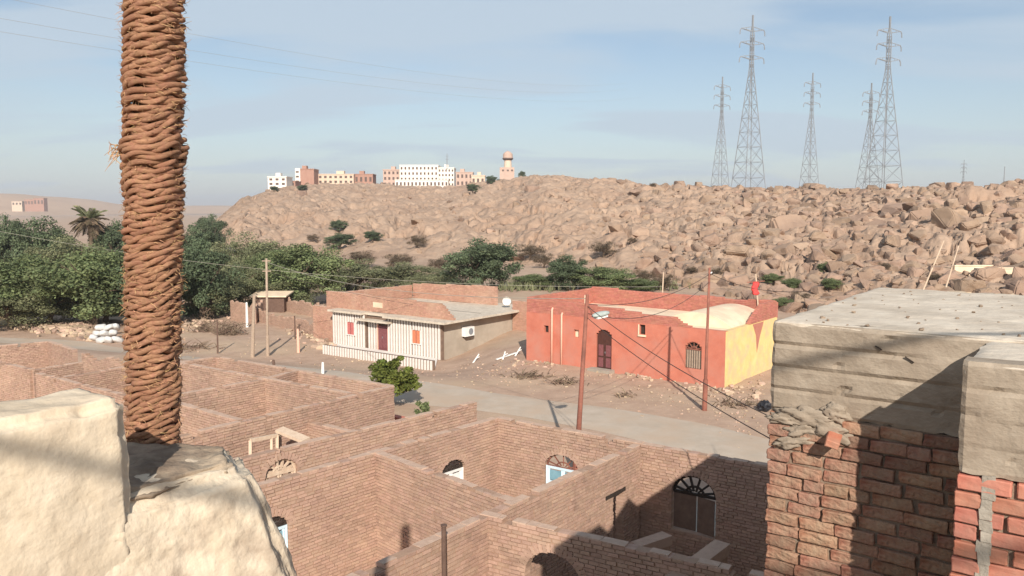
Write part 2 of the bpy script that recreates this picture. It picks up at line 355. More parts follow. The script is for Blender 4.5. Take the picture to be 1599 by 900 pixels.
# boulders
def boulder_mesh(i, bev=True, npt=15):
    rs = random.Random(100 + i); bm = bmesh.new()
    for _ in range(npt):
        v = Vector((rs.uniform(-1, 1), rs.uniform(-1, 1), rs.uniform(-1, 1))); m_ = max(abs(v.x), abs(v.y), abs(v.z)); v = v/m_*rs.uniform(.75, 1) if m_ > 0 else v
        v = v.lerp(v.normalized(), .35); bm.verts.new((v.x, v.y, v.z*.82))
    bmesh.ops.convex_hull(bm, input=bm.verts[:]); bmesh.ops.delete(bm, geom=[v for v in bm.verts if not v.link_faces], context='VERTS')
    bmesh.ops.dissolve_limit(bm, angle_limit=.18, verts=bm.verts[:], edges=bm.edges[:])
    if bev:
        bmesh.ops.bevel(bm, geom=bm.edges[:], offset=.09, segments=2, affect='EDGES', clamp_overlap=True)
        bmesh.ops.triangulate(bm, faces=bm.faces[:]); bmesh.ops.subdivide_edges(bm, edges=[e for e in bm.edges if e.calc_length() > .35], cuts=1)
        for v in bm.verts: v.co += v.co.normalized()*(.09*mnoise.noise(v.co*2.1 + Vector((i*3.1, 0, 0))) + .03*mnoise.noise(v.co*6))
    bmesh.ops.triangulate(bm, faces=bm.faces[:])
    me = bpy.data.meshes.new('boulder'); bm.to_mesh(me); bm.free()
    at = me.attributes.new('tint', 'FLOAT', 'FACE'); at.data.foreach_set('value', [rs.uniform(.15, .85)]*len(me.polygons))
    me.materials.append(MATS['boulder']); return me
BLD = [boulder_mesh(i) for i in range(14)]
BV = []
for i in range(14):
    m = boulder_mesh(40 + i, False); BV.append((np.array([tuple(v.co) for v in m.vertices]), np.array([tuple(p.vertices) for p in m.polygons])))
cand = []
rr_ = random.Random(5)
# big boulders singled out in the photograph (pixel, radius in pixels)
BIG = [(1228, 345, 26), (1437, 330, 24), (1395, 325, 26), (1480, 338, 26), (1458, 320, 14), (1420, 320, 14), (1110, 368, 18), (1150, 388, 20), (1090, 385, 17), (1345, 410, 14), (1400, 412, 14), (1370, 408, 11), (1555, 385, 20), (1585, 370, 18), (1530, 372, 16), (1500, 312, 14), (1520, 318, 14), (1470, 300, 12), (1440, 297, 8), (1050, 385, 12), (1065, 365, 10), (1330, 425, 13), (1310, 440, 14), (1280, 448, 13), (1240, 455, 13), (1225, 470, 12), (1260, 470, 12), (1350, 440, 12), (1380, 430, 12), (1310, 380, 15), (1270, 372, 12), (1180, 375, 14), (1200, 395, 13), (990, 300, 10), (832, 292, 11), (1590, 320, 15), (1560, 335, 14)]
for (px, py, r) in BIG:
    p = hill_pt(px, py + r*.5)
    if p is None: continue
    cand.append((px, py, r, p))
n_small = []
for _ in range(12500):
    px = rr_.uniform(420, 1640); py = rr_.uniform(283, 478); w = sstep(800, 1280, px)**1.5*(.35 + .65*sstep(290, 345, py)) + .04
    if px < 950 and py > 420: continue
    if rr_.random() > w: continue
    u = xpix(px); fo = np.interp(u, CU, CF); zc0, dc0 = crest_z(u); t = rr_.random()**1.5*.98
    Y = fo - 14*float(sstep(900, 1250, px)) + t*(dc0 - fo + 12); x = u*Y; z = 0
    r = (.18 + 1.25*rr_.random()**5)*(.75 + Y/330); n_small.append((r*F/Y, x, Y, z, r))
for _ in range(1300):
    px = rr_.uniform(380, 1150); u = xpix(px); fo = np.interp(u, CU, CF); zc0, dc0 = crest_z(u); t = rr_.random()**1.2; Y = fo + t*(dc0 - fo)*.99; x = u*Y
    if rr_.random() < .4: continue
    r = (.12 + .5*rr_.random()**4)*(.6 + Y/300); n_small.append((r*F/Y, x, Y, 0, r))
bx_a = np.array([q[1] for q in n_small]); by_a = np.array([q[2] for q in n_small]); bz_a = np.maximum(G(bx_a, by_a) + gbump(bx_a, by_a), np.where(bx_a/by_a > xpix(215), hill_z(bx_a, by_a), -99))
n_small = [(q[0], q[1], q[2], float(z), q[4]) for q, z in zip(n_small, bz_a)]
n_small.sort(key=lambda q: -q[0])
def region(p):
    X, Y_, _d = proj(Vector(p)); f = min(1, max(0, (Y_ - 290)/150))
    v = 'on the skyline' if Y_ < 304 else 'high on the slope' if Y_ < 335 else 'halfway up the slope' if Y_ < 380 else 'low on the slope' if Y_ < 430 else 'at the foot of the slope'
    h = 'left of the tower' if X < 780 else 'between tower and pylons' if X < 1090 else 'below the two left pylons' if X < 1215 else 'below the single middle pylon' if X < 1315 else 'below the overlapping pylon pair' if X < 1410 else 'below the small far pylon' if X < 1530 else 'at the right edge'
    return v + ' ' + h
def place_boulder(p, r, i, lab, grp):
    o = bpy.data.objects.new('boulder', BLD[i % len(BLD)]); COL.objects.link(o); o.location = p
    o.scale = (r*rr_.uniform(.9, 1.3), r*rr_.uniform(.8, 1.1), r*rr_.uniform(.75, 1.15)); o.rotation_euler = (rr_.uniform(-.4, .4), rr_.uniform(-.4, .4), rr_.uniform(0, 6.28))
    tag(o, lab + ' ' + region(p), 'boulder', grp)
for i, (px, py, r, p) in enumerate(cand):
    place_boulder(p + Vector((0, 0, .1*r*p.y/F)), r*p.y/F, i, 'large pale granite block', 'large granite blocks on the slope')
for i, (rp, x, y, z, r) in enumerate(n_small[:215]):
    place_boulder((x, y, z + .05*r), r*1.1, i, 'medium tan boulder', 'medium boulders on the slope')
def joined_rocks(name, lst, kind, mat_, loc, zoff=.2):
    vs, fs, tn, b = [], [], [], 0
    for (rp, x, y, z, r) in lst:
        V, Fc = BV[rr_.randrange(14)]; a = rr_.uniform(0, 6.28); c, s = math.cos(a), math.sin(a)
        S = V*np.array([r*rr_.uniform(.8, 1.3), r*rr_.uniform(.8, 1.1), r*rr_.uniform(.7, 1.05)])
        vs.append(np.stack([S[:, 0]*c - S[:, 1]*s + x, S[:, 0]*s + S[:, 1]*c + y, S[:, 2] + z + zoff*r], 1)); fs.append(Fc + b); tn += [rr_.random()]*len(Fc); b += len(V)
    V = np.concatenate(vs) - np.array(loc); Fc = np.concatenate(fs); me = bpy.data.meshes.new(name); me.from_pydata(V.tolist(), [], Fc.tolist())
    me.attributes.new('tint', 'FLOAT', 'FACE').data.foreach_set('value', tn); me.materials.append(MATS[mat_])
    o = bpy.data.objects.new(name, me); COL.objects.link(o); o.location = loc; o['kind'] = kind; return o
tag(joined_rocks('boulder_field', n_small[215:], 'stuff', 'boulder', (40, 160, 5), .08), 'dense field of small tan boulders covering the rocky hillside', 'boulders')

# ------------------------------------------------------------------ city on the ridge
def city(name, label, px0, px1, ytop, Y, matn, rows=0, cols=0, ybase=300, side=None, group=None, roofbits=True, dep=12):
    a = at_y(px0, ytop, Y); b = at_y(px1, ytop, Y); zt = a.z; u = (a.x + b.x)/2/Y
    zb = at_y(px0, ybase, Y).z - 3; cx = (a.x + b.x)/2; hw = (b.x - a.x)/2
    t = thing(name, label, 'building', (cx, Y, zb), group)
    m = MB().bx(a.x, b.x, Y, Y + dep, zb, zt); mob('wall', m, matn, t)
    m = MB().bx(a.x - .25, b.x + .25, Y - .25, Y + dep, zt, zt + .5); rf = mob('roof', m, matn, t)
    if roofbits:
        q = a.x + hw*random.uniform(.4, 1.3); m = MB().bx(q, q + hw*.35 + .8, Y + 3, Y + 7, zt + .5, zt + 2.4); mob('roof_hut', m, matn, rf)
    if rows:
        zl = at_y(px0, ybase - 6, Y).z; fh = (zt - zl)/rows; cw = 2*hw/cols
        for r in range(rows):
            for c in range(cols):
                x = a.x + (c + .5)*cw; z = zl + (r + .52)*fh
                w = mob('window', MB().bx(x - cw*.24, x + cw*.24, Y - .12, Y + .02, z - fh*.24, z + fh*.24), 'citydark', t)
    if side:
        mob('stair_tower', MB().bx(a.x - .3, a.x + hw*.5, Y - .7, Y + 4, zb, zt + .7), side, t)
        n = 4
        for k in range(n):
            z = zb + 3.5 + (zt - zb - 3.5)*(k + .5)/n; mob('window', MB().bx(a.x + .1, a.x + hw*.35, Y - .82, Y - .68, z - .5, z + .5), 'citydark', t)
    return t
city('house', 'small white house at the left end of the ridge', 418, 447, 277, 432, 'citywhite', 2, 3, 297)
city('apartment_block', 'brick apartment block with white stair tower on the ridge', 462, 490, 265, 475, 'citybrick', 0, 0, 296, side='citywhite')
city('low_house', 'long low cream house between the two brick blocks on the ridge', 496, 552, 273, 486, 'citycream', 2, 7, 294)
city('house', 'plain brick house right of the long cream house on the ridge', 553, 582, 273, 490, 'citybrick', 1, 4, 294)
city('apartment_block', 'pinkish block adjoining the left side of the big white block', 598, 624, 266, 492, 'citypink', 3, 4, 298)
city('large_building', 'big white many windowed block in the middle of the ridge', 624, 684, 259, 488, 'citywhite', 4, 10, 298, roofbits=False, dep=20)
city('building_wing', 'lower white wing on the right side of the big white block', 684, 709, 263, 490, 'citywhite', 4, 5, 298, dep=16)
city('annex', 'low white terrace building in front of the big white block', 617, 700, 282, 478, 'citywhite', 1, 14, 299, roofbits=False, dep=8)
city('house', 'reddish brick house right of the white wing on the ridge', 712, 738, 270, 474, 'citypink', 2, 4, 298)
city('house', 'low cream house at the right end of the ridge town', 736, 757, 275, 470, 'citycream', 1, 3, 298)
city('hut', 'small brown brick hut right of the white house on the ridge', 446, 461, 284, 445, 'citybrick', 1, 2, 298, roofbits=False)
# tower
Y = 425; c = at_y(793, 280, Y); t = thing('tower', 'stone tower with round head on top of the ridge', 'tower', (c.x, Y, c.z - 4))
zt = lambda y: at_y(793, y, Y).z
mob('base', MB().bx(c.x - 4.2, c.x + 3.4, Y - 3, Y + 3, c.z - 5, zt(262)), 'citypink', t)
mob('shaft', MB().tube([(c.x, Y, zt(262)), (c.x, Y, zt(249))], [2.1, 1.8], 14), 'citycream', t, smooth=False)
mob('gallery', MB().tube([(c.x, Y, zt(250.5)), (c.x, Y, zt(248.5)), (c.x, Y, zt(247))], [2.2, 2.9, 2.7], 14), 'citydark', t)
mob('head', MB().tube([(c.x, Y, zt(247)), (c.x, Y, zt(241)), (c.x, Y, zt(238)), (c.x, Y, zt(236))], [2.6, 2.5, 1.6, .3], 14), 'citypink', t)
for dx in (-2.5, 0, 2.2): mob('window', MB().bx(c.x + dx - .5, c.x + dx + .5, Y - 3.15, Y - 2.98, zt(268), zt(265.5)), 'citydark', t)
p0 = at_y(698, 262, 490); t = thing('antenna_mast', 'thin antenna mast on the roof of the big white ridge block', 'mast', p0)
mob('mast', MB().tube([p0 - Vector((0, 0, 1)), at_y(698, 240, 490)], [.35, .15], 6), 'steel', t)
for k in (244, 249): mob('crossbar', MB().bar(at_y(695.5, k, 490), at_y(700.5, k, 490), .18), 'steel', t)
# far houses
for (a, b, yt, Yd, mt, lab) in [(1286, 1300, 296, 420, 'citywhite', 'tiny white house on the skyline between the pylons'), (1308, 1326, 297, 430, 'citywhite', 'tiny long white house on the skyline left of the twin pylons')]:
    city('house', lab, a, b, yt, Yd, mt, 0, 0, 301, roofbits=False, dep=6)
for (a, b, yt, mt, lab) in [(38, 52, 312, 'citybrick', 'red house at the foot of the far dune'), (52, 68, 310, 'citybrick', 'taller red house at the foot of the far dune'), (18, 34, 315, 'citycream', 'pale house at the far left foot of the dune')]:
    city('house', lab, a, b, yt, 1500, mt, 1, 3, 328, roofbits=False, dep=12)

# ------------------------------------------------------------------ pylons
def pylon(label, pxc, ytop, ybase, wpx, Y, tall=True, group='lattice pylons on the ridge', rot=.35):
    d = ray(pxc, ybase); bx = at_y(pxc, ybase, Y); top = at_y(pxc, ytop, Y); h = top.z - bx.z; wb = wpx*Y/F*.82/ (math.cos(rot) + math.sin(rot))*1.02
    z0 = min(bx.z, surf_z(bx.x, Y)) - .6; h = top.z - z0
    t = thing('pylon', label, 'pylon', (bx.x, Y, z0), group)
    R = Matrix.Rotation(rot, 3, 'Z'); O = Vector((bx.x, Y, z0)); hw = wb/2
    def hwid(f): return hw*(1 - f/.74) + .085*hw if f < .74 - .0 else max(.085*hw + .12, .5) if f < .94 else .15
    def pt(i, f):
        w = max(hwid(f), .5 if f < .94 else .12); sx = (-1, 1, 1, -1)[i]; sy = (-1, -1, 1, 1)[i]; return O + R @ Vector((sx*w, sy*w, h*f))
    lv = []; f = 0
    n = 10 if tall else 9
    lv = [0.74*(1 - (1 - k/n)**1.25) for k in range(n + 1)] + [.79, .84, .89, .94]
    for i in range(4): mob('leg', MB().tube([pt(i, f) for f in lv] + [pt(i, 1)], .16 if tall else .15, 5), 'steel', t)
    for a, b in zip(lv[:-1], lv[1:]):
        m = MB()
        for i in range(4):
            j = (i + 1) % 4; m.bar(pt(i, b), pt(j, b), .13)
            m.bar(pt(i, a), pt(j, b), .09); m.bar(pt(j, a), pt(i, b), .09)
        mob('brace_panel', m, 'steel', t)
    for f in (.925, .85, .77):
        for s in (-1, 1):
            m = MB(); ln = (.075*h if tall else .07*h); c = O + R @ Vector((0, 0, h*f)); w = .5
            tip = c + R @ Vector((s*ln, 0, -.1)); r0 = c + R @ Vector((s*w, -w, -.9)); r1 = c + R @ Vector((s*w, w, -.9)); r2 = c + R @ Vector((s*w, 0, .7))
            for q in (r0, r1, r2): m.bar(q, tip, .2)
            m.bar(r0.lerp(tip, .5), r2.lerp(tip, .5), .12)
            ca = mob('crossarm', m, 'steel', t)
            mob('insulator', MB().tube([tip, tip + R @ Vector((s*.5, 0, -.8)), tip + R @ Vector((s*.6, 0, -2.2))], .2, 5), 'steel', ca)
    return t
pylon('tall lattice pylon, second from the left on the ridge', 1168, 24, 299, 54, 310)
pylon('tall lattice pylon, front one of the overlapping pair on the right', 1378, 26, 302, 60, 300, rot=.3)
pylon('shorter lattice pylon, leftmost of the row on the ridge', 1124, 120, 298, 32, 420, False)
pylon('shorter lattice pylon standing alone between the two tall ones', 1263, 114, 298, 34, 420, False)
pylon('shorter lattice pylon half hidden behind the right tall pylon', 1354, 130, 302, 38, 400, False, rot=.2)
pylon('small distant pylon near the right end of the skyline', 1503, 250, 300, 13, 900, False)
p = at_y(1569, 262, 330); t = thing('mast', 'plain thin mast on the skyline at far right', 'mast', (p.x, 330, at_y(1569, 300, 330).z - 1))
mob('shaft', MB().tube([Vector(t.location), p], [.3, .16], 6), 'steel', t)
mob('cap', MB().tube([p, p + Vector((0, 0, .5))], [.25, .1], 6), 'steel', t)

# ------------------------------------------------------------------ trees
def crown_mesh(name, seed, rx, ry, rz, nclump, nleaf, ls, matn, flat=.0, cr=.30):
    r = np.random.default_rng(seed); cs = []
    while len(cs) < nclump:
        v = r.normal(size=3); v /= np.linalg.norm(v); k = r.random()**.45*(.72 + .3*r.random())
        if v[2] < -.85: continue
        cs.append((v*k, cr*(.6 + .8*r.random()), r.random()))
    vs, fs, tn = [], [], []; per = nleaf//nclump
    for (c, rad, ct) in cs:
        d = r.normal(size=(per, 3)); d /= np.linalg.norm(d, axis=1)[:, None]; q = c + d*(rad*r.random(per)**.5)[:, None]*np.array([1, 1, .8])
        P = q*np.array([rx, ry, rz]) + np.array([0, 0, rz])
        P[:, 2] = np.maximum(P[:, 2], -.02*rz)
        nrm = d + .8*r.normal(size=(per, 3)) + np.array([0, 0, .35]); nrm /= np.linalg.norm(nrm, axis=1)[:, None]
        tx = np.cross(nrm, r.normal(size=(per, 3))); tx /= np.linalg.norm(tx, axis=1)[:, None] + 1e-9; ty = np.cross(nrm, tx)
        s = ls*(.55 + .9*r.random(per))[:, None]; b = len(vs)*0
        quad = np.stack([P - tx*s*.5, P + ty*s*.28, P + tx*s*.5, P - ty*s*.28], 1)
        vs.append(quad.reshape(-1, 3)); tn.append(np.clip(.5 + .32*(ct - .5)*2 + .22*r.normal(size=per), 0, 1))
    V = np.concatenate(vs); n = len(V)//4; Fq = np.arange(n*4).reshape(-1, 4)
    me = bpy.data.meshes.new(name); me.from_pydata(V.tolist(), [], Fq.tolist()); me.attributes.new('tint', 'FLOAT', 'FACE').data.foreach_set('value', np.concatenate(tn)); me.materials.append(MATS[matn]); return me
def trunk_mesh(name, seed, h, spread, r0, limbs=5):
    r = random.Random(seed); m = MB(); fork = h*.3
    m.tube([(0, 0, -.3), (.04*h, 0, fork*.5), (0, .02*h, fork)], [r0*1.2, r0, r0*.85], 8)
    for k in range(limbs):
        a = 6.28*k/limbs + r.uniform(-.4, .4); e = Vector((math.cos(a)*spread*r.uniform(.4, .8), math.sin(a)*spread*r.uniform(.4, .8), h*r.uniform(.65, .92))); b = Vector((0, .02*h, fork*.9)); mid = b.lerp(e, .5) + Vector((r.uniform(-.1, .1)*h, r.uniform(-.1, .1)*h, .05*h))
        m.tube([b, mid, e], [r0*.6, r0*.38, r0*.1], 6)
        for _ in range(3):
            e2 = mid.lerp(e, r.random()) + Vector((r.uniform(-1, 1), r.uniform(-1, 1), r.uniform(-.2, .6)))*spread*.4; m.tube([mid, e2], [r0*.25, r0*.05], 5)
    me = m.mesh(name); me.materials.append(MATS['bark']); return me
PROT = {}
for key, (sd_, ncl, nl, ls, mt, cr) in dict(dark=(1, 75, 22500, .062, 'leaf_dark', .27), mid=(2, 85, 24000, .058, 'leaf_mid', .25), mid2=(3, 70, 22500, .06, 'leaf_mid', .28), olive=(4, 70, 19500, .055, 'leaf_olive', .26), olive2=(5, 60, 18000, .055, 'leaf_olive', .3), dry=(6, 45, 7000, .06, 'leaf_dry', .28), dark2=(7, 70, 22500, .065, 'leaf_dark', .26)).items():
    PROT[key] = (crown_mesh('crown', sd_, 1, 1, 1, ncl, nl, ls, mt, cr=cr), trunk_mesh('trunk', sd_, 1.3, .8, .07, 5))
def tree(name, label, px, ytop, wpx, Y, kind, group=None, zb=None, lift=.03, cat='tree', ry=1.0):
    x = xpix(px)*Y/math.cos(0); top = at_y(px, ytop, Y); x = top.x; z0 = surf_z(x, Y) if zb is None else zb
    h = max(top.z - z0, .8); rx = wpx*Y/F/2
    t = thing(name, label, cat, (x, Y, z0), group)
    cm, tm = PROT[kind]
    c = bpy.data.objects.new('crown', cm); COL.objects.link(c); c.parent = t; c.location = (0, 0, h*lift); c.scale = (rx*.96, rx*.96*ry, h*(1 - lift)/2.06); c.rotation_euler = (0, 0, random.uniform(0, 6.28))
    k = bpy.data.objects.new('trunk', tm); COL.objects.link(k); k.parent = t; k.scale = (rx, rx, h*.62); k.rotation_euler = (0, 0, random.uniform(0, 6.28))
    return t
GL = 'trees of the grove behind the road on the left'
TL = [ # label, px, ytop, width px, depth, kind
 ('broad bushy green tree at the left edge of the photo, front row', 28, 392, 190, 72, 'mid'),
 ('dense green tree left of the rope wrapped trunk, front row', 135, 372, 200, 71, 'mid2'),
 ('green tree right behind the rope wrapped trunk, front row', 235, 385, 170, 73, 'dark2'),
 ('dark tree just right of the rope wrapped trunk', 310, 365, 120, 76, 'dark'),
 ('dark round tree top at the left edge, back row', 8, 328, 70, 112, 'dark'),
 ('tall grey green tree top left of the palm, back row', 62, 338, 110, 108, 'dark2'),
 ('tree top between palm and wrapped trunk, back row', 178, 338, 90, 112, 'dark'),
 ('dark tree top right of the wrapped trunk, back row', 300, 348, 90, 115, 'dark2'),
 ('dark tree at the foot of the ridge end, far back', 330, 330, 60, 180, 'dark'),
 ('pale olive spreading tree left of the utility pole, back row', 398, 362, 140, 108, 'olive'),
 ('olive tree behind the light utility pole, front row', 372, 405, 110, 84, 'olive2'),
 ('wide bright green tree right of the light utility pole', 478, 376, 150, 88, 'mid'),
 ('bright green tree behind the striped house roof', 425, 385, 110, 96, 'mid2'),
 ('low olive tree behind the roof of the striped house, left', 560, 405, 120, 104, 'olive'),
 ('low olive tree behind the roof of the striped house, right', 628, 408, 120, 108, 'olive2'),
 ('sparse yellowish bush above the striped house roof', 665, 425, 70, 96, 'olive'),
 ('big round dark green tree between the two houses', 752, 366, 136, 96, 'dark'),
 ('low green tree right of the big round dark tree', 835, 425, 80, 94, 'mid2'),
 ('dark green tree behind the red house, left', 888, 397, 75, 92, 'dark2'),
 ('wide low green tree behind the red house', 945, 415, 110, 90, 'mid'),
 ('low green bush behind the red house, right end', 1000, 432, 70, 90, 'mid2'),
 ('low olive bush at the left edge under the grove', 10, 440, 150, 70, 'olive'),
 ('low olive bush under the grove left of the rubble heap', 75, 432, 130, 72, 'olive2'),
 ('low green bush behind the white sacks', 165, 435, 120, 72.5, 'mid'),
 ('olive bush right of the wrapped trunk, below the dark tree', 330, 425, 110, 78, 'olive'),
 ('tall olive tree behind the front row, left of the wrapped trunk', 100, 362, 130, 90, 'olive2'),
 ('olive tree between the dark tree and the spreading tree', 350, 372, 90, 95, 'olive'),
 ('low olive bush behind the yard wall', 450, 432, 110, 86, 'olive2'),
 ('olive bush left of the big round dark tree', 690, 420, 80, 104, 'olive'),
]
for (lab, px, yt, w, Y, k) in TL: tree('tree', lab, px, yt, w, Y, k, GL if px < 520 else 'trees behind the houses')
SH = [('round dark shrub highest on the bare slope', 528, 342, 34, 365), ('wide flat dark shrub low on the bare slope', 531, 362, 56, 300), ('dark shrub right of the wide flat one', 582, 359, 36, 295), ('brown shrub left of the big round tree', 650, 364, 40, 280),
      ('small shrub left of the wide flat shrub', 488, 364, 24, 300), ('brownish bush right of the big round tree', 828, 378, 56, 235), ('round brown bush on the slope above the red house', 944, 373, 54, 215), ('small brown bush beside the round brown bush', 988, 370, 20, 215),
      ('dark shrub on the ridge under the tower', 768, 273, 24, 415), ('dark low shrub on the ridge left of the tower', 738, 286, 26, 405), ('small dark shrub right of the tower', 815, 266, 13, 410), ('small dark shrub under the white ridge house', 428, 290, 18, 412), ('dark shrub on the ridge below the brick block', 472, 288, 20, 430),
      ('small shrub on the skyline left of the pylons', 1020, 285, 14, 295), ('green bush below the boulders behind the red roof', 1292, 407, 34, 112), ('round green bush behind the red cloth', 1207, 425, 36, 92), ('grey bush beside the round green bush', 1235, 432, 40, 90),
      ('grey dry bush low among the boulders right of the cloth', 1250, 452, 46, 85), ('second grey bush below the round green one', 1222, 462, 40, 80), ('grey green bush at the boulder foot above the concrete roof', 1300, 432, 40, 95), ('pale dry bush behind the left part of the red roof', 1040, 425, 50, 100), ('pale dry scrub left of the thin pale post', 1005, 418, 44, 105), ('brown scrub patch on the slope right of the big round tree', 850, 392, 44, 160), ('brown scrub below the four slope shrubs', 620, 392, 60, 160), ('olive scrub under the wide flat shrub', 560, 388, 60, 160), ('olive scrub left of the big round tree', 690, 398, 50, 150),
      ('brown bush behind the flat concrete roof', 1465, 425, 30, 92), ('small brown bush at the right edge of the boulder slope', 1380, 408, 26, 105), ('brown bush right of the cloth pole', 1082, 415, 26, 112), ('grey brown bush above the red house roof', 1120, 417, 24, 112)]
for (lab, px, yt, w, Y) in SH:
    hpx = min(w*.62, 30); q = hill_pt(px, yt + hpx)
    Yq = q.y if q is not None else Y
    tree('shrub', lab, px, yt, w, Yq + .5, 'dark' if ('dark' in lab) else 'mid2' if 'green' in lab else 'dry', 'shrubs scattered on the slope', lift=.02, cat='shrub')
# palm among the grove
def palm(label, px, ytop, Y, wpx):
    top = at_y(px, ytop, Y); R0 = wpx*Y/F/2; zc = top.z - R0*.75; z0 = float(G(top.x, Y)); t = thing('palm_tree', label, 'palm', (top.x, Y, z0))
    mob('trunk', MB().tube([(top.x, Y, z0 - .2), (top.x + .2, Y, (z0+zc)/2), (top.x, Y, zc)], [.3, .24, .26], 9), 'bark', t)
    r = random.Random(3)
    for k in range(64):
        a = r.uniform(0, 6.28); el = r.uniform(-.7, 1.25); m = MB(); prev = Vector((top.x, Y, zc)); d = Vector((math.cos(a)*math.cos(el), math.sin(a)*math.cos(el), math.sin(el))); ln = R0*r.uniform(.85, 1.2); pts = [prev]
        for s in range(7):
            pts.append(pts[-1] + d*ln/7); d = (d + Vector((0, 0, -.17))).normalized()
        m.tube(pts, [.05]*7 + [.015], 4)
        for s in range(1, 8):
            side = (pts[s] - pts[s-1]).cross(UP).normalized()
            for q in (-1, 1):
                for w in (.0, .5):
                    b = pts[s-1].lerp(pts[s], w); e = b + side*q*ln*.2 + (pts[s] - pts[s-1])*.8 + Vector((0, 0, -.18)); m.add([b, b.lerp(e, .5) + Vector((0, 0, .09)), e, b.lerp(e, .5) - Vector((0, 0, .09))], [(0, 1, 2, 3)], r.random())
        mob('frond', m, 'leaf_dry' if el < .95 else 'leaf_olive', t)
palm('grey green date palm sticking up out of the grove', 138, 326, 110, 58)
# grass and reeds under the grove
def tufts(name, label, pts, n, hh, matn, kind='stuff'):
    r = np.random.default_rng(8); vs = []; tn = []
    for _ in range(n):
        px, py = pts[r.integers(len(pts))]; p = gp(px + r.normal()*14, py + r.normal()*1.6); x, y = p.x, p.y; z = surf_z(x, y)
        for k in range(5):
            a = r.random()*6.28; h = hh*(.5 + r.random()); dx, dy = math.cos(a), math.sin(a); l = r.normal()*.25
            vs += [(x - dx*.05, y - dy*.05, z), (x + dx*.05, y + dy*.05, z), (x + l + dx*.02, y + l*.4, z + h), (x + l - dx*.02, y + l*.4, z + h)]; tn.append(r.random())
    me = bpy.data.meshes.new(name); me.from_pydata(vs, [], [tuple(range(4*i, 4*i + 4)) for i in range(len(tn))]); me.attributes.new('tint', 'FLOAT', 'FACE').data.foreach_set('value', tn); me.materials.append(MATS[matn])
    o = bpy.data.objects.new(name, me); COL.objects.link(o); return tag(o, label, 'grass', None, kind)
tufts('scrub_grass', 'dry scrub grass along the foot of the grove', [(x, 492) for x in range(-20, 340, 12)] + [(x, 484) for x in range(300, 480, 14)] + [(x, 452) for x in range(520, 1060, 12)], 1500, .8, 'leaf_olive')

